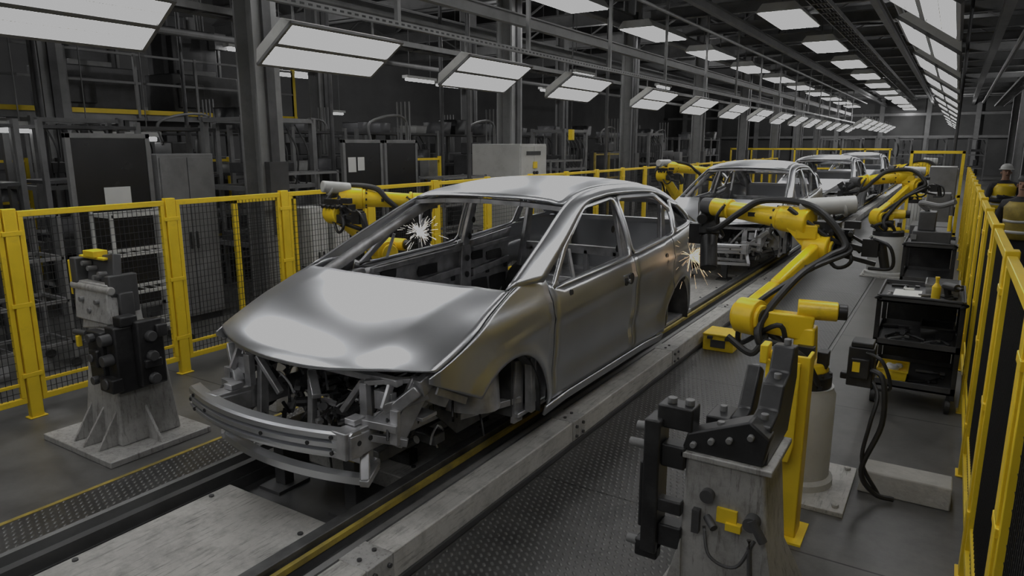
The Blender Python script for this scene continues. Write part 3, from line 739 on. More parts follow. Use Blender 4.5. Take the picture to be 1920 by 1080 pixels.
# ---------------------------------------------------------------- robots
def robot(label,base,j2,el,fs,wr,tip,tail,br=.22,bh=.66,sc=1.,extra=True,group='yellow welding robots',mr_=.075,gs=1.):
    bx,by=base; j2=V(j2);el=V(el);fs=V(fs);wr=V(wr);tip=V(tip);tail=V(tail)
    r=root('welding_robot',label,'industrial robot',(bx,by,0),group)
    b=B().box(bx-.33,bx+.33,by-.34,by+.34,0,.03)
    for sx in(-.28,.28):
        for sy in(-.28,.28): b.cone((bx+sx,by+sy,.03),(bx+sx,by+sy,.05),.02,n=8)
    b.build('base_plate',WHITEW,r,bevel=.004)
    ped=B().lathe((bx,by,0),[(br*1.12,.03),(br*1.12,.07),(br,.09),(br,bh-.05),(br*.92,bh-.02),(br*.92,bh)]).build('base_pedestal',PALE,r,ang=40)
    b=B().lathe((bx,by,bh),[(br*.85,0),(br*.85,.07),(br*.7,.10)])
    for k in range(10):
        t=k*math.pi/5; b.cone((bx+br*.78*math.cos(t),by+br*.78*math.sin(t),bh+.06),(bx+br*.78*math.cos(t),by+br*.78*math.sin(t),bh+.09),.012,n=8)
    b.build('turntable_ring',BLACK,r,under=ped)
    ax=(el-j2); hz=V((0,0,1)); axis=ax.cross(hz)
    if axis.length<.05: axis=(wr-fs).cross(hz)
    axis.normalize()
    top=V((bx,by,bh+.09)); tc=V((bx,by,j2.z))
    b=B().cone(top,top+V((0,0,.06)),.15*sc,.13*sc,24); b.beam(top+V((0,0,.04)),V((bx,by,j2.z-.04)),.17*sc,.13*sc,.13*sc,.11*sc)
    b.beam(V((bx+.03,by,j2.z-.05)),j2+V((0,0,-.01)),.11*sc,.16*sc,.09*sc,.13*sc)
    tu=b.build('turret',YELR,r,bevel=.012)
    b=B().cb((bx+.02,by-.09*sc,bh+.2),(.10,.06,.12)); b.cone((bx-.1*sc,by-.04,bh+.12),(bx-.1*sc,by-.04,bh+.26),.03,n=12); b.cb((bx+.11*sc,by,bh+.17),(.06,.10,.10))
    b.build('turret_connector',BLACK,r,bevel=.004,under=tu)
    b=B().cone(j2-axis*.065*sc,j2+axis*.065*sc,.112*sc,n=28); b.cone(j2+axis*.065*sc,j2+axis*.09*sc,.085*sc); b.cone(j2-axis*.09*sc,j2-axis*.065*sc,.085*sc)
    sj=b.build('shoulder_joint',YELR,r,bevel=.006)
    am=B().cone(tc+V((-.06*sc,0,.06)),tc+V((.16*sc,.04,.06)),.062*sc,.058*sc).build('axis_motor',YELR,r,bevel=.006)
    B().cone(j2+axis*.09*sc,j2+axis*.098*sc,.06*sc).build('joint_cap',BLACK,r,under=sj)
    B().cone(tc+V((.16*sc,.04,.06)),tc+V((.21*sc,.05,.06)),.048*sc,.048*sc).build('motor_cap',BLACK,r,bevel=.004,under=am)
    b=B(); m=j2.lerp(el,.35)
    b.beam(j2,m,.09*sc,.19*sc,.075*sc,.145*sc); b.beam(m,el,.075*sc,.145*sc,.075*sc,.125*sc)
    la=b.build('lower_arm',YELR,r,bevel=.018)
    for t in(.3,.5,.7): B().cone(j2.lerp(el,t)+axis*.03*sc,j2.lerp(el,t)+axis*.046*sc,.018,n=10).build('arm_bolt',BLACK,r,under=la)
    b=B().cone(el-axis*.085*sc,el+axis*.085*sc,.095*sc,n=28); b.cone(el+axis*.085*sc,el+axis*.105*sc,.065*sc); b.beam(el,fs,.12*sc,.14*sc,.14*sc,.15*sc)
    b.cb(el.lerp(fs,.5)+V((0,0,.02)),(.14*sc,.16*sc,.10*sc))
    ej=b.build('elbow_joint',YELR,r,bevel=.012)
    B().cone(el+axis*.105*sc,el+axis*.115*sc,.05*sc).build('joint_cap',BLACK,r,bevel=.003,under=ej)
    d=(wr-fs).normalized()
    b=B().cone(fs-d*.10,fs+d*.12,.095*sc,.092*sc,24); b.cone(fs+d*.12,wr-d*.14,.074*sc,.060*sc,24); b.cone(fs+d*.12,fs+d*.15,.086*sc,.086*sc,24); b.cone(wr-d*.18,wr-d*.15,.078*sc,.078*sc,24); b.cone(wr-d*.15,wr-d*.02,.07*sc,.07*sc,24)
    fa=b.build('forearm',YELR,r,bevel=.008)
    mid=fs.lerp(wr,.45)
    b=B().cb(mid+V((0,-.068*sc,0)),(.09,.012,.03)); b.build('nameplate',BLACK,r,under=fa)
    b=B()
    for k in range(8):
        t=k*math.pi/4; s_,u_,_=frame(d); o_=s_*math.cos(t)*.075*sc+u_*math.sin(t)*.075*sc
        b.cone(fs+d*.15+o_,fs+d*.165+o_,.01,n=8)
    b.build('flange_bolts',BLACK,r,under=fa)
    b=B(); b.cone(wr-axis*.07*sc,wr+axis*.07*sc,.065*sc,n=20); e=tip-wr
    b.cone(wr,wr+e*.3,.055*sc,.045*sc); b.cone(wr+e*.3,wr+e*.34,.07,.07)
    b.build('wrist',GREYD,r,bevel=.006)
    ed=e.normalized(); sd,ud,_=frame(ed)
    p=wr+e*.36; g=gs
    b=B(); b.beam(p-ud*.11*g,p+ud*.13*g,.12*g,.10*g); b.cone(p-ed*.02-ud*.12*g,p-ud*.32*g-ed*.02,.05*g,.05*g); b.cb(p+V((.06*g,.0,.07*g)),(.10*g,.12*g,.10*g)); b.cb(p+V((-.05*g,-.05*g,-.08*g)),(.08*g,.08*g,.12*g)); b.cone(p+V((0,-.08*g,.05*g)),p+V((.02*g,-.2*g,.02*g)),.03*g)
    wg=b.build('weld_gun',BLACK,r,bevel=.005)
    b=B(); b.beam(p+ud*.10*g,p+ud*.10*g+ed*e.length*.5,.05*g,.06*g,.035*g,.04*g); b.beam(p-ud*.08*g,p-ud*.09*g+ed*e.length*.5,.05*g,.06*g,.035*g,.04*g)
    b.cone(p+ud*.10*g+ed*e.length*.5,p+ud*.02*g+ed*e.length*.6,.018*g,.01*g); b.cone(p-ud*.09*g+ed*e.length*.5,p-ud*.01*g+ed*e.length*.6,.018*g,.01*g)
    b.build('electrode_arm',FRAME,r,bevel=.004,under=wg)
    B().cone(fs+V((0,0,.09)),tail,mr_*sc,mr_*sc,24).cone(tail-(tail-fs).normalized()*.09,tail-(tail-fs).normalized()*.07,mr_*sc*1.08,n=24).build('drive_motor',PALE,r,bevel=.008)
    b=B(); t2=fs.lerp(tail,.5)
    if extra:
        b.cb(t2+V((.0,0,-.10)),(.20,.14,.08)); b.cb(t2+V((.12,.02,-.15)),(.12,.1,.08)); b.cb(t2+V((.18,-.05,-.07)),(.1,.06,.05))
        b.cb(t2+V((.10,-.04,-.24)),(.16,.10,.08)); b.cb(t2+V((.30,-.03,-.22)),(.10,.08,.12))
        for k in range(5): b.cone(t2+V((-.06+.06*k,-.07,-.12)),t2+V((-.06+.06*k,-.13,-.13)),.018,n=10)
        for k in range(4): b.beam(t2+V((.05*k,-.04,-.13)),t2+V((.08+.08*k,-.02,-.32+.03*k)),.03,.02)
        b.beam(t2+V((.1,-.05,-.2)),t2+V((.38,-.03,-.26)),.05,.04); b.beam(t2+V((.08,-.05,-.27)),t2+V((.34,-.03,-.33)),.04,.03); b.cone(t2+V((.36,-.03,-.18)),t2+V((.40,-.03,-.36)),.03)
        b.tube([t2+V((.1,-.05,-.15)),t2+V((.2,-.12,-.3)),t2+V((.1,-.1,-.36)),t2+V((-.02,-.05,-.2))],.014)
        b.tube([t2+V((.3,-.05,-.15)),t2+V((.42,-.1,-.2)),t2+V((.44,-.08,-.34)),t2+V((.3,-.05,-.36))],.012)
    else: b.cb(t2+V((0,0,-.12)),(.16,.16,.1))
    b.build('valve_pack',BLACK,r,bevel=.003)
    b=B()
    o=axis*.13*sc
    b.tube([V((bx+.1,by-.1,bh+.05)),tc-axis*.2+V((0,-.12,-.1)),j2+V((0,-.06,-.16))+o*.9,j2+o*1.1+V((-.06,-.02,-.02)),j2.lerp(el,.35)+o+V((0,0,.10)),el.lerp(j2,.2)+o*1.1+V((0,0,.04)),el+o*1.2+V((.02,-.03,.05)),fs+o*.9+V((0,-.02,.10)),fs.lerp(wr,.35)+V((0,-.04,.11)),fs.lerp(wr,.6)+V((0,-.12,.0)),fs.lerp(wr,.85)+V((0,-.12,-.14)),wr.lerp(tip,.4)+V((0,-.04,-.06))],.024*sc,n=10,sub=8)
    b.tube([V((bx-.1,by-.05,bh+.05)),tc+V((-.12,-.16,-.02)),j2-axis*.05+V((0,0,-.18)),j2+o+V((-.12,0,.05)),j2.lerp(el,.5)+o*1.2+V((-.02,0,.08)),el+o*1.3+V((.04,0,.0)),el+V((.06,-.04,.08)),fs+V((-.05,-.08,.09))],.016*sc,n=8,sub=8)
    b.tube([V((bx+.12,by-.12,bh+.02)),V((bx+.02,by-.2,bh+.22)),tc+V((-.18,-.2,-.12)),j2+V((.05,-.12,-.20)),j2+V((-.10,-.10,-.12))],.02*sc,n=8,sub=8)
    b.tube([fs.lerp(wr,.8)+V((0,-.08,.04)),wr+V((.08,-.14,-.08)),wr.lerp(tip,.3)+V((.16,-.14,-.12)),wr.lerp(tip,.5)+V((.10,-.06,-.02))],.012*sc,n=8,sub=6)
    b.build('cable_hose',RUB,r)
    return r
R1=robot('large yellow welding robot with black hoses on a pale round pedestal',(-.66,4.42),(-.98,4.32,1.06),(-.74,5.18,1.40),(-.90,5.2,1.58),(-1.58,5.45,1.63),(-1.80,6.02,1.28),(-.55,5.32,1.70),br=.20,gs=1.35,mr_=.062)
robot('yellow welding robot reaching over the tail of a car body',(-.80,12.75),(-.95,12.7,.95),(-.55,13.2,1.45),(-.7,13.2,1.6),(-1.35,12.9,1.5),(-1.85,12.9,1.15),(-.4,13.25,1.68),br=.27,sc=1.3,mr_=.055)
robot('yellow welding robot working at the far side of the car body',(-4.95,5.45),(-4.85,5.25,1.02),(-4.95,4.72,1.46),(-4.9,4.85,1.60),(-4.35,5.35,1.56),(-3.98,4.78,1.38),(-5.0,4.60,1.72),br=.24,sc=1.1,mr_=.05)
robot('yellow welding robot working at the far side of the car body',(-4.9,14.4),(-4.8,14.2,.95),(-4.95,13.6,1.5),(-4.9,13.75,1.66),(-4.2,14.6,1.55),(-3.85,14.3,1.3),(-5.0,13.4,1.75),br=.26,sc=1.3,mr_=.05)
robot('yellow welding robot standing farther down the line',(-.8,20.5),(-.95,20.4,.95),(-.55,20.9,1.45),(-.7,20.9,1.6),(-1.35,20.6,1.5),(-1.85,20.6,1.15),(-.4,20.95,1.68),br=.27,sc=1.3,extra=False)
def sparks(name,c,n,L,dirs,mat,label,core):
    b=B(); c=V(c)
    for i in range(n):
        th=random.uniform(0,2*math.pi); ph=random.uniform(-.9,1.1); d=V((math.cos(th)*math.cos(ph),math.sin(th)*math.cos(ph),math.sin(ph)))+V(dirs); d.normalize()
        l=L*random.uniform(.2,1.)*random.uniform(.5,1); s0=random.uniform(.0,.8)*l; l=min(l,s0+L*random.uniform(.05,.25))
        P=[]
        for k in range(4):
            t=s0+(l-s0)*k/3; P.append(c+d*t+V((0,0,-.7*t*t)))
        b.tube(P,random.uniform(.0007,.0013),n=4,sub=0)
    r=root(name,label,'welding sparks',c); r['kind']='stuff'
    b.build('spark_trail',mat,r,smooth=False)['kind']='stuff'
    B().sph(c,core,12).build('spark_core',SPKW,r)
sparks('welding_sparks',(-3.86,4.63,1.36),200,.34,(0,0,.1),SPKW,'bright white burst of welding sparks at the car body side',.028)
sparks('welding_sparks',(-1.90,6.00,1.14),200,.46,(.55,.1,-.1),SPK,'pale orange shower of welding sparks at the rear quarter',.012)
# ---------------------------------------------------------------- left clamp stand
r=root('clamping_stand','grey stained fixture stand with black clamp block and hinged head','fixture stand',(-4.95,2.55,0))
B().box(-5.40,-4.50,2.18,2.92,0,.045).build('base_plate',STAND,r,bevel=.006)
b=B()
lo=[(-5.16,2.36),(-4.68,2.36),(-4.68,2.80),(-5.16,2.80)]; hi=[(-5.06,2.42),(-4.74,2.42),(-4.74,2.74),(-5.06,2.74)]
b.add([(x,y,.045) for x,y in lo]+[(x,y,.86) for x,y in hi],[(0,1,2,3),(7,6,5,4),(0,4,5,1),(1,5,6,2),(2,6,7,3),(3,7,4,0)])
b.build('pedestal',STAND,r,bevel=.012)
b=B()
for x,y,dx,dy in((-4.69,2.55,.17,0),(-5.15,2.55,-.19,0),(-4.92,2.37,0,-.16),(-4.76,2.37,0,-.14),(-5.08,2.37,0,-.14)):
    b.prism([(x,y,.045),(x+dx,y+dy,.045),(x-(dx*.1),y-(dy*.1),.30)],(.02 if dy else 0,.02 if dx else 0,0))
b.build('gusset',STAND,r,bevel=.003)
b=B().box(-4.74,-4.62,2.36,2.70,.44,.90); b.box(-4.62,-4.55,2.48,2.66,.47,.93); b.box(-4.92,-4.74,2.33,2.40,.50,.86)
b.box(-4.72,-4.52,2.60,2.68,.80,.89); b.box(-4.70,-4.60,2.40,2.52,.90,.97); b.box(-4.60,-4.52,2.5,2.62,.60,.66)
b.box(-4.76,-4.60,2.30,2.38,.46,.56); b.box(-4.86,-4.76,2.30,2.34,.62,.74)
b.build('clamp_block',BLACK,r,bevel=.01)
b=B()
for z in(.52,.68,.82):
    b.cone((-4.68,2.36,z),(-4.68,2.29,z),.042,.038,14); b.cone((-4.83,2.33,z),(-4.83,2.29,z),.03,.03,10); b.cone((-4.55,2.56,z),(-4.51,2.56,z),.04,.035,14)
b.cone((-5.06,2.40,.80),(-5.18,2.38,.80),.02)
b.build('clamp_bolt',GREYD,r,bevel=.004)
b=B(); b.beam((-4.96,2.54,.84),(-4.99,2.56,1.04),.34,.26,.36,.20,up=(0,1,0))
b.add([(-5.18,2.40,.90),(-4.76,2.40,.90),(-4.76,2.48,.88),(-5.18,2.48,.88),(-5.24,2.45,1.16),(-4.82,2.45,1.16),(-4.82,2.53,1.16),(-5.24,2.53,1.16)],[(0,3,2,1),(4,5,6,7),(0,1,5,4),(1,2,6,5),(2,3,7,6),(3,0,4,7)])
b.cone((-5.28,2.46,1.12),(-4.78,2.46,1.12),.03)
b.build('tilting_plate',STAND,r,bevel=.008)
b=B(); b.beam((-5.04,2.53,1.12),(-5.07,2.57,1.33),.46,.06,.42,.06,up=(0,1,0)); b.box(-5.26,-5.18,2.44,2.66,.96,1.32); b.box(-4.86,-4.80,2.46,2.66,.92,1.22); b.box(-4.80,-4.76,2.50,2.60,.86,1.1)
b.build('head_plate',GREYD,r,bevel=.008)
b=B()
for x,z in((-5.2,1.24),(-5.06,1.25),(-4.93,1.22),(-5.13,1.28),(-5.0,1.19)):
    b.cone((x,2.52,z),(x,2.46,z+.005),.018,.018,10)
for x,z in((-5.1,1.04),(-4.90,1.04),(-5.0,.97)): b.cone((x,2.46,z),(x,2.40,z),.018,.018,10)
b.build('head_bolt',GREY,r)
b=B().box(-5.14,-5.00,2.48,2.58,1.33,1.375).box(-5.24,-4.92,2.50,2.54,1.315,1.332).box(-5.285,-5.262,2.44,2.48,1.05,1.3); b.box(-5.14,-5.11,2.36,2.39,.70,.78)
b.build('yellow_tab',YEL,r,bevel=.004)
r=root('floor_curb','low pale worn floor curb behind the fixture stand','floor curb',(-4.4,3.5,0))
B().box(-4.75,-4.37,3.42,3.62,0,.12).build('curb_body',WHITEW,r,bevel=.01)
# ---------------------------------------------------------------- right fixture
r=root('fixture_pillar','grey stained steel fixture column with black bolted locating blocks','fixture stand',(-.64,2.75,0))
b=B(); lo=[(-.92,2.56),(-.30,2.56),(-.30,3.1),(-.92,3.1)]; mi=[(-.81,2.60),(-.45,2.60),(-.45,2.92),(-.81,2.92)]
b.add([(x,y,0.03) for x,y in lo]+[(x,y,.45) for x,y in mi]+[(x,y,.86) for x,y in [(-.80,2.60),(-.49,2.60),(-.49,2.92),(-.80,2.92)]],[(0,1,2,3),(0,4,5,1),(1,5,6,2),(2,6,7,3),(3,7,4,0),(4,8,9,5),(5,9,10,6),(6,10,11,7),(7,11,8,4),(11,10,9,8)])
b.build('column_body',STAND,r,bevel=.012)
B().box(-1.0,-.2,2.4,3.2,0,.03).build('base_plate',STAND,r,bevel=.005)
b=B().prism([(-.50,2.58,.05),(-.36,2.58,.05),(-.47,2.58,.62)],(0,.02,0)).prism([(-.78,2.58,.05),(-.92,2.58,.05),(-.80,2.58,.5)],(0,.02,0))
b.build('gusset',STAND,r,bevel=.003)
B().box(-.82,-.46,2.58,2.96,.86,.885).build('top_plate',STAND,r,bevel=.005)
b=B()
b.prism([(-.82,2.60,.885),(-.50,2.60,.885),(-.48,2.60,1.00),(-.56,2.60,1.06),(-.80,2.60,.96)],(0,.10,0))
b.prism([(-.58,2.62,.885),(-.58,3.02,.885),(-.58,3.14,1.10),(-.58,3.12,1.25),(-.58,3.03,1.26),(-.58,2.98,1.16),(-.58,2.86,1.14),(-.58,2.80,1.05),(-.58,2.66,1.03)],(.09,0,0))
b.prism([(-.68,2.80,.885),(-.68,3.00,.885),(-.68,3.10,1.12),(-.68,3.02,1.16),(-.68,2.90,1.0),(-.68,2.80,.99)],(.06,0,0))
b.box(-.78,-.68,2.78,2.94,.885,.98)
b.build('locating_block',BLACK,r,bevel=.008)
b=B().box(-.97,-.90,2.56,2.68,.40,1.00).box(-.90,-.80,2.58,2.66,.80,.90).box(-.90,-.80,2.58,2.66,.44,.54).box(-.93,-.78,2.60,2.70,.96,1.06).box(-1.0,-.90,2.58,2.64,.36,.44).box(-.94,-.80,2.57,2.62,.60,.66).box(-.99,-.97,2.58,2.66,.5,.8)
b.build('side_clamp',BLACK,r,bevel=.008,split=False)
b=B()
for p,q_ in(((-.97,2.62,.86),(-1.05,2.62,.86)),((-.97,2.62,.94),(-1.02,2.62,.94)),((-.97,2.6,.42),(-1.04,2.6,.42)),((-.88,2.64,1.06),(-.88,2.64,1.085)),((-.81,2.65,1.06),(-.81,2.65,1.085))): b.cone(p,q_,.02,n=12)
for x,y,z in((-.77,2.59,.92),(-.70,2.59,.95),(-.63,2.59,.97),(-.55,2.59,1.0)): b.cone((x,y+.02,z),(x,y-.012,z),.013,n=10)
for x,y,z in((-.68,2.65,.99),(-.53,2.72,1.03),(-.53,2.92,1.14),(-.65,3.06,1.12),(-.53,3.08,1.25),(-.73,2.87,.975)): b.cone((x,y,z),(x,y,z+.03),.016,n=10)
b.build('fixture_bolt',GREY,r,bevel=.003)
b=B().box(-.66,-.58,2.585,2.60,.62,.68).box(-.62,-.56,2.57,2.6,.60,.63); b.build('yellow_tag',YEL,r)
b=B().cone((-.70,2.60,.72),(-.70,2.57,.72),.028).cone((-.70,2.6,.62),(-.66,2.56,.60),.016).cone((-.52,2.60,.66),(-.52,2.55,.66),.03).cone((-.47,2.56,.60),(-.52,2.56,.68),.018).cb((-.74,2.585,.60),(.03,.03,.10))
b.tube([(-.70,2.56,.6),(-.66,2.52,.5),(-.56,2.53,.48),(-.50,2.55,.6)],.007); b.tube([(-.52,2.55,.6),(-.50,2.53,.4),(-.48,2.53,.15)],.010)
b.build('air_fitting',GREYD,r,split=False)
r=root('yellow_post','bright yellow steel channel post beside the robot pedestal','post',(-.60,3.76,0))
b=B().box(-.72,-.52,3.70,3.72,0.01,1.03).box(-.72,-.70,3.72,3.84,0.01,1.03).box(-.54,-.52,3.72,3.84,.01,1.03); b.box(-.71,-.60,3.66,3.70,.98,1.05); b.box(-.76,-.72,3.64,3.74,.98,1.08)
b.build('post_channel',YEL,r,bevel=.006)
b=B().prism([(-.73,3.66,.45),(-.58,3.66,.45),(-.56,3.66,.55),(-.56,3.66,1.0),(-.73,3.66,1.0)],(0,.03,0)); b.build('cover_plate',YEL,r,bevel=.005)
B().box(-.76,-.48,3.64,3.9,0,.012).build('base_plate',YEL,r)
r=root('connector_box','black electrical connector box with cables beside the robot base','junction box',(-.36,4.55,.66))
b=B().box(-.42,-.28,4.45,4.62,.68,.92).box(-.40,-.30,4.42,4.45,.74,.86).box(-.41,-.29,4.46,4.6,.92,.95); b.box(-.46,-.42,4.5,4.56,.70,.74)
b.build('box_body',BLACK,r,bevel=.006)
b=B().tube([(-.30,4.45,.80),(-.22,4.40,.76),(-.2,4.38,.5),(-.28,4.36,.2),(-.2,4.38,.06),(-.1,4.42,.03)],.016).tube([(-.30,4.5,.74),(-.24,4.40,.66),(-.26,4.34,.5),(-.28,4.36,.25),(-.18,4.40,.05)],.012).tube([(-.32,4.44,.9),(-.23,4.36,.88),(-.18,4.40,.72),(-.26,4.45,.68)],.01)
b.build('cable',RUB,r)
B().box(-.39,-.35,4.415,4.42,.78,.84).build('yellow_sticker',YEL,r)
r=root('concrete_curb','chipped pale concrete curb block lying on the floor','concrete block',(-.05,4.6,0))
b=B(); b.add([(-.30,4.49,0),(.19,4.49,0),(.19,4.74,0),(-.30,4.74,0),(-.29,4.52,.13),(.19,4.52,.13),(.19,4.72,.13),(-.29,4.72,.13)],[(0,3,2,1),(4,5,6,7),(0,1,5,4),(1,2,6,5),(2,3,7,6),(3,0,4,7)])
b.build('block_body',CONC,r,bevel=.008)
r=root('yellow_floor_box','yellow steel junction box on the tread plate beside the beam','floor box',(-1.88,7.1,0))
b=B().box(-2.03,-1.72,6.96,7.28,.012,.17).box(-2.035,-1.71,6.95,7.29,.17,.19); b.build('box_body',YEL,r,bevel=.006)
b=B().box(-1.95,-1.8,6.952,6.962,.05,.13).cone((-1.72,7.1,.09),(-1.70,7.1,.09),.03); b.box(-1.98,-1.93,6.93,6.96,.14,.17).box(-1.80,-1.76,6.93,6.96,.14,.17); b.build('latch',GREYD,r)
# ---------------------------------------------------------------- tool cart
def cart(x0,x1,y0,y1,h,label):
    r=root('tool_cart',label,'tool cart',((x0+x1)/2,(y0+y1)/2,0))
    for z in(.16,.50,h-.04):
        b=B().box(x0,x1,y0,y1,z,z+.02); b.box(x0,x1,y0,y0+.015,z,z+.06); b.box(x0,x1,y1-.015,y1,z,z+.06); b.box(x0,x0+.015,y0,y1,z,z+.06); b.box(x1-.015,x1,y0,y1,z,z+.06)
        b.build('shelf',GREYD,r,bevel=.003)
    b=B()
    for x in(x0,x1-.035):
        for y in(y0,y1-.035): b.box(x,x+.035,y,y+.035,.12,h)
    b.build('corner_post',BLACK,r,bevel=.003)
    b=B()
    for x in(x0+.04,x1-.04):
        for y in(y0+.05,y1-.05): b.cone((x-.018,y,.06),(x+.018,y,.06),.06,n=18); b.beam((x,y,.06),(x,y,.16),.05,.03)
    b.build('caster_wheel',RUB,r)
    B().box(x1-.01,x1-.004,y0+.04,y1-.04,.22,h-.05).build('side_panel',BLACK,r)
    B().box(x0+.04,x1-.04,y1-.012,y1-.006,.22,h-.05).build('back_panel',BLACK,r)
    B().tube([(x0+.03,y0,h-.03),(x0+.03,y0-.10,h+.03),(x1-.03,y0-.10,h+.03),(x1-.03,y0,h-.03)],.013,sub=2).build('push_handle',BLACK,r)
    return r
cart(-.42,.19,6.22,7.0,.90,'black three-shelf tool cart loaded with tools by the fence')
def smallbox(name,label,cat,c,sz,mat,group=None):
    x,y,z=c;a,b_,h=sz
    r=root(name,label,cat,(x,y,z),group)
    b=B()
    b.add([(x-a/2*.9,y-b_/2*.9,z),(x+a/2*.9,y-b_/2*.9,z),(x+a/2*.9,y+b_/2*.9,z),(x-a/2*.9,y+b_/2*.9,z),(x-a/2,y-b_/2,z+h),(x+a/2,y-b_/2,z+h),(x+a/2,y+b_/2,z+h),(x-a/2,y+b_/2,z+h)],[(0,3,2,1),(0,1,5,4),(1,2,6,5),(2,3,7,6),(3,0,4,7)])
    b.build('box_body',mat,r,solid=.006)
    b=B().box(x-a/2-.006,x+a/2+.006,y-b_/2-.006,y-b_/2+.004,z+h-.015,z+h).box(x-a/2-.006,x+a/2+.006,y+b_/2-.004,y+b_/2+.006,z+h-.015,z+h).box(x-a/2-.006,x-a/2+.004,y-b_/2,y+b_/2,z+h-.015,z+h).box(x+a/2-.004,x+a/2+.006,y-b_/2,y+b_/2,z+h-.015,z+h)
    b.build('rim',mat,r); return r
smallbox('parts_bin','yellow plastic parts bin on the bottom cart shelf','parts bin',(-.26,6.45,.185),(.22,.3,.10),YEL)
smallbox('parts_bin','dark plastic parts bin on the middle cart shelf','parts bin',(.02,6.7,.525),(.24,.3,.10),BLACK)
smallbox('parts_bin','grey parts tray standing on the cart top','parts bin',(.02,6.75,.885),(.24,.34,.09),GREY)
def bolts(name,label,cat,fn,mat,loc):
    b=B(); fn(b); return tag(b.build(name,mat,loc=loc,bevel=.002),label,cat)
bolts('cleaning_rag','crumpled white rag lying in the yellow bin','rag',lambda b:(b.sph((-.26,6.42,.27),.05,10,(1,1.2,.6)),b.sph((-.22,6.46,.28),.035,8,(1,.8,.7)),b.sph((-.29,6.47,.27),.035,8,(.8,1,.8))),PAPER,(-.26,6.42,.27))
bolts('clipboard','white papers on a clipboard on top of the cart','clipboard',lambda b:(b.box(-.32,-.12,6.4,6.68,.885,.895),b.box(-.26,-.18,6.66,6.69,.895,.91)),PAPER,(-.22,6.5,.885))
bolts('spray_bottle','yellow bottle standing on the cart top','bottle',lambda b:b.lathe((-.02,6.35,.88),[(.03,0),(.032,.01),(.032,.12),(.012,.15),(.012,.18),(.016,.18),(.016,.2)]),YEL,(-.02,6.35,.88))
bolts('power_tool','black power tool with a grip on the cart top','power tool',lambda b:(b.cone((.04,6.5,.99),(.12,6.36,1.0),.03),b.cone((.12,6.36,1.0),(.15,6.31,1.0),.012),b.beam((.05,6.49,.98),(.07,6.53,.885),.035,.045),b.cb((.07,6.53,.90),(.06,.09,.03))),BLACK,(.07,6.5,.885))
for i,(x,y,z,a) in enumerate([(-.05,6.52,.895,.5),(.08,6.42,.895,1.2),(-.1,6.35,.535,.2),(-.25,6.4,.535,.9),(-.2,6.6,.535,1.5),(-.3,6.8,.535,.3),(-.02,6.38,.535,1.0),(.08,6.45,.535,2.),(-.26,6.85,.895,.2),(-.25,6.76,.895,1.6),(-.12,6.5,.535,2.3),(-.3,6.5,.535,1.2),(-.35,6.4,.895,1.5),(-.05,6.4,.195,.4),(.05,6.5,.195,1.1),(.0,6.7,.195,.1)]):
    d=V((math.cos(a),math.sin(a),0))*.1; c=V((x,y,z))
    b=B().cone(c-d,c+d*.3,.013,n=10); b.cone(c+d*.3,c+d,.006,n=8); b.cb(c+d,(.035,.035,.016))
    tag(b.build('hand_tool',BLACK if i%3 else GREY,loc=c,bevel=.001),'dark metal hand tool lying on the cart','hand tool','hand tools on the cart')
cart(-.42,.12,9.4,10.3,.95,'dark equipment cart carrying a measuring machine')
r=root('bench_machine','dark bench machine with a swivel arm and yellow handle','machine',(-.15,9.8,.95))
b=B().box(-.35,.05,9.5,10.1,.95,1.10).box(-.3,-.12,9.6,9.9,1.10,1.32); b.build('machine_body',GREYD,r,bevel=.01)
b=B().tube([(-.2,9.75,1.32),(-.3,9.7,1.42),(-.1,9.6,1.40),(.05,9.5,1.46)],.03); b.box(-.36,-.30,9.48,9.5,1.0,1.06); b.build('swivel_arm',GREY,r)
B().cone((.02,9.48,1.12),(.02,9.48,1.30),.02).build('yellow_handle',YEL,r)
def cabt(x0,x1,y0,y1,h,mat,label,group=None,name='control_cabinet'):
    r=root(name,label,'cabinet',((x0+x1)/2,(y0+y1)/2,0),group)
    B().box(x0,x1,y0,y1,.08,h).build('cabinet_body',mat,r,bevel=.01)
    B().box(x0+.03,x1-.03,y0+.03,y1-.03,0,.08).build('plinth',BLACK,r)
    ym=(y0+y1)/2
    d1=B().box(x1,x1+.015,y0+.02,ym-.005,.12,h-.04).build('door',mat,r,bevel=.004)
    d2=B().box(x1,x1+.015,ym+.005,y1-.02,.12,h-.04).build('door',mat,r,bevel=.004)
    B().box(x1+.015,x1+.035,ym-.05,ym-.03,h*.45,h*.55).build('handle',BLACK,r,under=d1)
    B().box(x1+.015,x1+.035,ym+.03,ym+.05,h*.45,h*.55).build('handle',BLACK,r,under=d2)
    b=B()
    for k in range(8): b.box(x0+.1,x1-.1,y0-.004,y0,.3+.03*k,.315+.03*k)
    b.build('vent',BLACK,r)
    return r
r=cabt(-7.65,-6.6,10.75,11.7,2.12,PALE,'tall pale grey control cabinet with switch panel and yellow sticker')
B().box(-6.584,-6.575,10.95,11.45,1.92,1.99).build('header_plate',BLACK,r)
b=B().box(-6.584,-6.57,11.15,11.35,1.25,1.42).cone((-6.58,11.2,1.6),(-6.55,11.2,1.6),.03).cone((-6.58,11.3,1.6),(-6.55,11.3,1.6),.03); b.build('switch_panel',BLACK,r)
B().box(-6.584,-6.57,11.18,11.32,1.68,1.8).box(-6.584,-6.57,11.18,11.32,1.48,1.56).build('warning_sticker',YEL,r)
cabt(-.35,.0,13.8,14.3,1.3,GREY,'grey metal equipment cabinet near the walkway fence')
cabt(-.45,.05,11.2,11.9,1.0,GREYD,'dark equipment cabinet near the walkway fence')
cabt(-.40,.05,15.4,16.2,1.7,GREY,'tall grey equipment cabinet near the walkway fence')
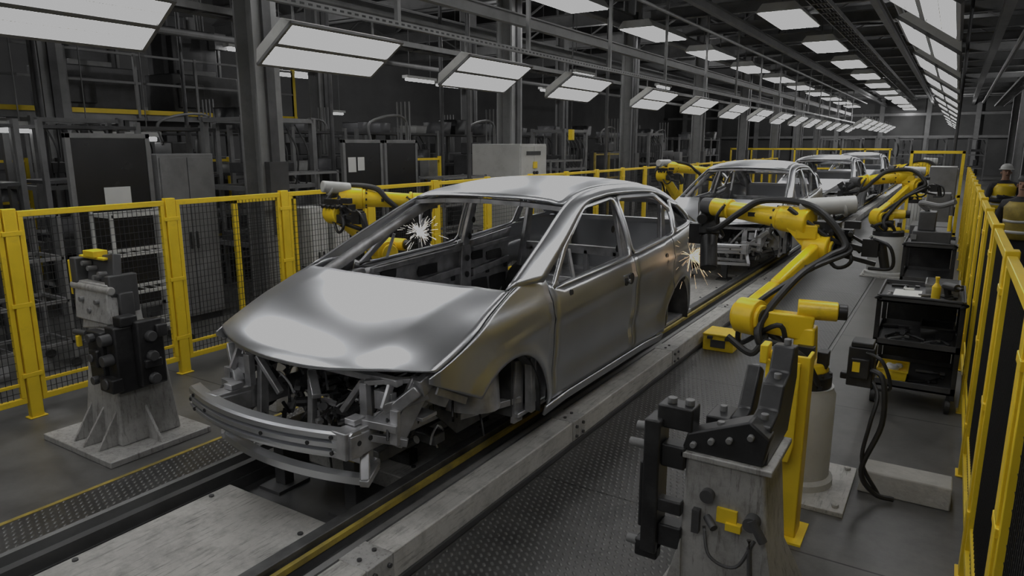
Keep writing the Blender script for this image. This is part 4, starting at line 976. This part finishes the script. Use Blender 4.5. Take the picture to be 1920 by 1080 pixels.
def board(y0,y1,x,h,label,papers):
    r=root('display_board',label,'display board',(x,(y0+y1)/2,0),'free-standing panels behind the fence')
    bp_=B().box(x-.02,x+.02,y0+.04,y1-.04,.35,h-.04).build('board_panel',BOARDM,r)
    b=B()
    for y in(y0,y1-.05): b.box(x-.03,x+.03,y,y+.05,0,h)
    b.box(x-.03,x+.03,y0,y1,h-.05,h); b.box(x-.03,x+.03,y0,y1,.3,.35)
    for y in(y0,y1-.05): b.box(x-.25,x+.25,y,y+.05,0,.04)
    b.build('board_frame',GREY,r,bevel=.003)
    for (a,z,ww,hh) in papers: B().box(x+.021,x+.025,a,a+ww,z,z+hh).build('paper_sheet',PAPER,r,under=bp_)
board(3.62,4.50,-7.6,2.22,'black framed notice board with one posted sheet',[(3.95,1.42,.28,.24)])
board(7.5,8.35,-7.7,2.18,'black panel screen with small posted sheets',[(7.6,1.7,.16,.22),(7.8,1.72,.14,.2)])
board(8.4,9.2,-7.7,2.18,'black panel screen behind the fence',[])
cabt(-8.1,-7.55,4.55,5.25,2.0,GREY,'grey steel locker standing behind the fence',name='steel_locker')
def wrack(x0,x1,y0,y1,h,mat,label):
    r=root('wire_rack',label,'rack',((x0+x1)/2,(y0+y1)/2,0))
    b=B()
    for y in(y0,y1):
        for x in(x0,x1): b.beam((x,y,.08),(x,y,h),.03,.03)
    for k in range(4):
        z=.25+k*(h-.28)/3
        for x in(x0,x1): b.beam((x,y0,z),(x,y1,z),.03,.03)
        for y in(y0,y1): b.beam((x0,y,z),(x1,y,z),.03,.03)
        for j in range(6): b.beam((x0,y0+(y1-y0)*j/6,z),(x1,y0+(y1-y0)*j/6,z),.01,.01)
    b.build('rack_frame',mat,r)
    b=B()
    for y in(y0,y1):
        for x in(x0,x1): b.cone((x-.015,y,.045),(x+.015,y,.045),.045)
    b.build('caster_wheel',RUB,r)
wrack(-7.2,-6.85,3.6,4.3,1.45,PALE,'pale tubular rolling rack in front of the notice board')
wrack(-7.9,-7.5,6.15,7.2,1.75,GREY,'grey tubular rolling rack behind the fence')
wrack(-7.4,-6.9,8.9,10.1,1.6,GREY,'grey tubular rolling rack behind the fence')
wrack(-7.6,-7.0,12.6,14.0,1.8,GREY,'grey tubular rolling rack behind the fence')
wrack(-7.5,-7.0,2.2,3.2,1.5,GREY,'grey tubular rolling rack behind the fence')
for (x,y,h) in((-7.0,6.2,1.3),(-7.0,6.6,1.25)):
    cabt(x-.3,x,y,y+.3,h,PALE,'small white upright electrical cabinet behind the guard frame','small white electrical cabinets')
def rack(x,y,L,h,lv):
    r=root('storage_rack','dark steel storage rack in the side hall','storage rack',(x,y,0),'storage racks in the side hall')
    for yy in(y,y+L/2,y+L):
        for xx in(x-.35,x+.35): B().box(xx-.03,xx+.03,yy-.03,yy+.03,0,h).build('upright',GREY,r)
    for k in range(lv): z=.3+k*(h-.4)/(lv-1); B().box(x-.37,x+.37,y,y+L,z,z+.04).build('shelf',GREYD,r)
    return r
def bin_(x,y,z,s,mat):
    return smallbox('storage_bin','storage bin on a rack shelf in the side hall','storage bin',(x,y,z),s,mat,'bins on the storage racks')
rk=rack(-9.6,1.5,2.4,2.4,4)
MB=newmat('bin_grey',(.10,.10,.105),.5,0,.3); MB2=newmat('bin_pale',(.28,.28,.27),.5,0,.2)
kinds=[bin_(-9.55,1.82,.34,(.5,.4,.28),MB),bin_(-9.55,2.4,.34,(.45,.35,.16),MB2),bin_(-9.55,3.0,.34,(.5,.4,.34),BLACK),bin_(-9.55,3.55,.34,(.4,.3,.2),MB)]
pos=[(-9.6,1.5)]
for p in[(-9.7,4.2),(-9.8,6.9),(-9.8,9.6),(-10.2,12.6),(-9.8,15.4),(-9.9,18.2),(-10.2,21.),(-9.9,24),(-14,8),(-14,3.5),(-14.5,12),(-9.6,27),(-9.6,30)]:
    dup(rk,(p[0]+9.6,p[1]-1.5,0)); pos.append(p)
for pi_,(px,py) in enumerate(pos):
    for lv in range(4):
        if px<-13 and lv==3: continue
        if pi_==0 and lv==0: continue
        z=.34+lv*2.0/3
        for k in range(4):
            if random.random()<(.4 if lv==3 else .78):
                kk=random.choice(kinds); c=kk.copy(); COL.objects.link(c); c.location=(px+.05,py+.32+k*.56+random.uniform(-.03,.03),z)
                for ch in kk.children:
                    d=ch.copy(); d.parent=c; COL.objects.link(d)
def machine(x,y,label,nm='machine_tool'):
    r=root(nm,label,'machine',(x,y,0),'machines in the side hall')
    b=B().box(x-.5,x+.5,y-.8,y+.8,0,.9).box(x-.5,x+.1,y-.7,y+.6,.9,1.9)
    b.box(x-.45,x+.05,y-.5,y-.1,1.9,2.15).box(x+.1,x+.3,y-.6,y-.52,.9,1.7).box(x+.5,x+.56,y-.7,y-.1,.2,.7)
    b.build('machine_body',GREYD,r,bevel=.02)
    B().box(x+.1,x+.45,y-.5,y+.3,.9,1.0).beam((x+.3,y+.5,.9),(x+.3,y+.5,1.8),.06,.06).box(x+.2,x+.42,y+.35,y+.65,1.5,1.85).build('control_panel',GREY,r,bevel=.01)
    b=B().tube([(x-.2,y-.5,2.1),(x-.2,y-.5,2.5),(x-.2,y+.4,2.6),(x-.2,y+.5,1.9)],.025).cone((x-.2,y+.2,1.9),(x-.2,y+.2,2.2),.08)
    for k in range(4): b.cone((x-.4+.1*k,y+.45,1.9),(x-.4+.1*k,y+.45,2.9),.015,n=8)
    b.build('pipe',GREY,r)
    B().box(x+.101,x+.105,y-.45,y+.2,1.2,1.7).build('window_panel',BLACK,r)
    return r
def press(x,y):
    r=root('assembly_press','dark open frame press with cylinders and hoses in the side hall','machine',(x,y,0),'presses in the side hall')
    b=B()
    for dx in(-.45,.45):
        for dy in(-.6,.6): b.beam((x+dx,y+dy,0),(x+dx,y+dy,2.5),.08,.08)
    for z in(.7,1.5,2.45):
        for dx in(-.45,.45): b.beam((x+dx,y-.6,z),(x+dx,y+.6,z),.08,.06)
        for dy in(-.6,.6): b.beam((x-.45,y+dy,z),(x+.45,y+dy,z),.08,.06)
    b.build('press_frame',GREY,r)
    b=B().box(x-.4,x+.4,y-.5,y+.5,.7,.85).box(x-.3,x+.3,y-.35,y+.35,1.7,1.85)
    for dy in(-.3,0,.3): b.cone((x,y+dy,1.85),(x,y+dy,2.4),.06,n=14); b.cone((x,y+dy,1.3),(x,y+dy,1.7),.03,n=10)
    b.box(x+.2,x+.4,y-.4,y-.1,.85,1.1).box(x-.1,x+.1,y+.1,y+.4,.85,1.2)
    b.build('press_tooling',GREYD,r,bevel=.01)
    b=B()
    for k in range(5): b.tube([(x+.3,y-.4+.2*k,2.4),(x+.5,y-.35+.2*k,2.0),(x+.45,y-.4+.2*k,1.5),(x+.2,y-.3+.15*k,1.75)],.014,n=6)
    b.build('hose',RUB,r)
    return r
m0=machine(-8.6,2.2,'dark machine tool with a control panel in the side hall')
for p in((-11.2,7.5),(-8.9,13.2),(-11.5,10.5),(-11.2,3.3),(-8.9,20),(-11.5,15),(-8.9,24.5),(-11,27),(-8.7,9.9)): dup(m0,(p[0]+8.6,p[1]-2.2,0))
p0_=press(-8.75,6.9)
for p in((-8.75,16.2),(-11.3,5.4),(-11.5,19.5),(-11.3,12.8),(-8.9,22.3),(-16,18),(-16,9)): dup(p0_,(p[0]+8.75,p[1]-6.9,0))
def yguard(x,y):
    r=root('machine_guard','yellow tubular guard rail around side hall machinery','guard rail',(x,y,0),'yellow guards in the side hall')
    b=B()
    for yy in(y,y+.9,y+1.8): b.beam((x,yy,0),(x,yy,1.9),.05,.05)
    for z in(.6,1.2,1.85): b.beam((x,y,z),(x,y+1.8,z),.04,.04)
    b.build('guard_rail',YWORN if y>12 else YEL,r)
for p in((-8.15,8.6),(-10.4,11.0),(-8.2,17.2),(-12.6,3.6),(-10.5,5.8)): yguard(*p)
r=root('mezzanine_platform','raised walkway platform with a yellow kick plate','mezzanine',(-14,5,2.7))
B().box(-17,-13.0,-1,11.3,2.55,2.68).build('deck',GREY,r)
B().box(-13.0,-12.96,-1,11.3,2.66,2.74).build('kick_plate',YEL,r)
b=B()
for k in range(11): b.box(-13.0,-12.95,-1+k*1.22,-.95+k*1.22,2.6,3.75)
for z in(3.2,3.7): b.box(-13,-12.96,-1,11.3,z,z+.04)
b.build('hand_rail',STEELC,r)
b=B().box(-13.0,-12.94,9.9,9.96,2.6,3.8).box(-13.0,-12.94,11.2,11.27,2.6,3.8); b.build('yellow_post',YEL,r)
b=B()
for y in(0,3.1,7.4,11): b.box(-13.2,-13.05,y,y+.15,0,2.55)
b.build('support_leg',STEELC,r)
for y in(2.2,4.6,7.5,9.8): dup(m0,(-14.6+8.6,y-2.2,2.68),'dark machinery standing on the mezzanine platform')
r=root('hanging_pendant','small yellow hoist control pendant on a cable','pendant control',(-6.9,13.3,2.2))
B().box(-6.95,-6.85,13.25,13.35,2.2,2.42).build('pendant_body',YEL,r,bevel=.01)
B().tube([(-6.9,13.3,2.42),(-6.9,13.3,3.5),(-6.9,13.3,5.1)],.015).build('cable',RUB,r)
for x,y in((-.05,18.3),(2.0,9),(2.2,13),(-6.75,9.4),(-6.7,14.6),(-6.8,16.4),(-8.1,3.1),(-8.3,7.9),(-9.0,11.6),(-11,9),(-11,5),(-12.2,8),(-10.8,13.9)):
    tag(B().cone((x,y,0),(x,y,5.2),.035,n=12).build('standing_pipe',GREYD,loc=(x,y,0)),'dark vertical service pipe','pipe','vertical service pipes')
for y in(8.5,14.0,19.5,25): dup(rk,(2.9+9.6,y-1.5,0),'dark storage rack beyond the walkway')
for x,y in((-3,40),(-5,44),(-1,46),(-7,50),(1,52),(-3,53)): dup(p0_,(x+8.75,y-6.9,0),'dark press frame at the far end of the hall')
# ---------------------------------------------------------------- people
def clothmat(name,top,leg):
    m=bpy.data.materials.new(name); m.use_nodes=True; N=m.node_tree.nodes; L=m.node_tree.links; b=N['Principled BSDF']; b.inputs['Roughness'].default_value=.8
    tc=N.new('ShaderNodeTexCoord'); sp=N.new('ShaderNodeSeparateXYZ'); L.new(tc.outputs['Object'],sp.inputs[0])
    mr=N.new('ShaderNodeMath'); mr.operation='DIVIDE'; mr.inputs[1].default_value=2.; L.new(sp.outputs[2],mr.inputs[0])
    r=N.new('ShaderNodeValToRGB'); r.color_ramp.interpolation='CONSTANT'; L.new(mr.outputs[0],r.inputs['Fac']); e=r.color_ramp.elements
    e[0].position=0; e[0].color=(.02,.02,.02,1); e[1].position=.05; e[1].color=leg+(1,)
    q=e.new(.475); q.color=top+(1,); q=e.new(.745); q.color=(.33,.19,.13,1)
    L.new(r.outputs['Color'],b.inputs['Base Color']); return m
def person(x,y,label,crossed,rot,helmet):
    r=root('person',label,'person',(x,y,0)); r.rotation_euler=(0,0,rot)
    J=[];E=[];Rr=[]
    def j(p,rad,par=None):
        J.append(p);Rr.append(rad)
        if par is not None: E.append((par,len(J)-1))
        return len(J)-1
    pel=j((0,0,.95),.135); sp=j((0,0,1.13),.125,pel); ch=j((0,-.01,1.32),.145,sp); nk=j((0,0,1.47),.055,ch); hd=j((0,-.015,1.56),.062,nk); fc=j((0,-.01,1.64),.078,hd); ht=j((0,.0,1.70),.066,fc)
    for s in(-1,1):
        sh=j((s*.19,0,1.40),.065,ch)
        if crossed:
            el=j((s*.26,-.06,1.14),.05,sh); wr=j((-s*.02,-.24,1.17+.03*s),.034,el); pa=j((-s*.10,-.22,1.18+.03*s),.03,wr); fd=V((-s*.7,.3,.0))
        else:
            el=j((s*.26,-.02,1.13),.05,sh); wr=j((s*.25,-.14,.92),.034,el); pa=j((s*.24,-.18,.86),.032,wr); fd=V((0,-.15,-.9))
        for k in range(4):
            o=V(J[pa])+V((0,0,(.025-.017*k))) if crossed else V(J[pa])+V((.0,.025-.017*k,0))
            f1=j(tuple(o+fd*.035),.010,pa); j(tuple(o+fd*(.07-.006*abs(k-1))+V((0,.012,0))),.009,f1)
        t1=j(tuple(V(J[wr])+fd*.03+V((0,-.02,.03))),.010,wr); j(tuple(V(J[wr])+fd*.06+V((0,-.02,.045))),.009,t1)
        hp=j((s*.09,0,.88),.095,pel); kn=j((s*.11,-.02,.50),.065,hp); an=j((s*.11,.02,.10),.045,kn); j((s*.12,-.15,.05),.04,an)
    me=bpy.data.meshes.new('body'); me.from_pydata(J,E,[]); ob=bpy.data.objects.new('body',me); COL.objects.link(ob); ob.parent=r
    me.materials.append(clothmat('work_clothes',(.03,.03,.035),(.025,.025,.03)))
    md=ob.modifiers.new('skin','SKIN'); md.use_smooth_shade=True
    for i,v in enumerate(me.skin_vertices[0].data): v.radius=(Rr[i],Rr[i]); v.use_root=(i==0)
    sb=ob.modifiers.new('sub','SUBSURF'); sb.levels=1; sb.render_levels=1
    def P(b,name,mat,**k):
        o=b.build(name,mat,None,**k); o.parent=r; return o
    P(B().sph((0,-.086,1.62),.018,10,(.7,1,1.2)),'nose',SKINM)
    for s in(-1,1):
        P(B().sph((s*.078,0,1.62),.022,10,(.4,.8,1.2)),'ear',SKINM); P(B().sph((s*.028,-.079,1.645),.009,8),'eye',BLACK)
    P(B().box(-.022,.022,-.084,-.074,1.575,1.582),'mouth',BLACK)
    rows=[]
    for z,a,c_ in((.98,.17,.14),(1.1,.165,.135),(1.25,.175,.15),(1.36,.185,.155),(1.43,.13,.12)):
        rows.append([V((a*math.cos(t*math.pi/12),-.005+c_*math.sin(t*math.pi/12),z)) for t in range(25)])
    P(B().grid(rows),'hi_vis_vest',YWORN if not helmet else YEL,solid=.01)
    b=B()
    for z,a,c_ in((1.05,.172,.142),(1.18,.176,.148)):
        b.grid([[V((a*math.cos(t*math.pi/12),-.005+c_*math.sin(t*math.pi/12),zz)) for t in range(25)] for zz in(z,z+.035)])
    P(b,'reflective_band',PAPER,solid=.006)
    if helmet:
        P(B().lathe((0,-.005,1.675),[(.112,0),(.117,.006),(.096,.015),(.092,.05),(.07,.082),(.035,.102),(.004,.106)]),'hard_hat',PALE)
    else: P(B().lathe((0,.008,1.67),[(.082,0),(.086,.03),(.068,.065),(.03,.085),(.003,.087)]),'hair',RUB)
    return r
person(.78,15.2,'person in white hard hat and yellow vest with arms crossed',True,.2,True)
person(.74,10.4,'person in dark work clothes and yellow vest standing by the fence',False,-.4,False)
wd=bpy.data.worlds.new('world'); SC.world=wd; wd.use_nodes=True
wd.node_tree.nodes['Background'].inputs[0].default_value=(.5,.5,.5,1); wd.node_tree.nodes['Background'].inputs[1].default_value=.1
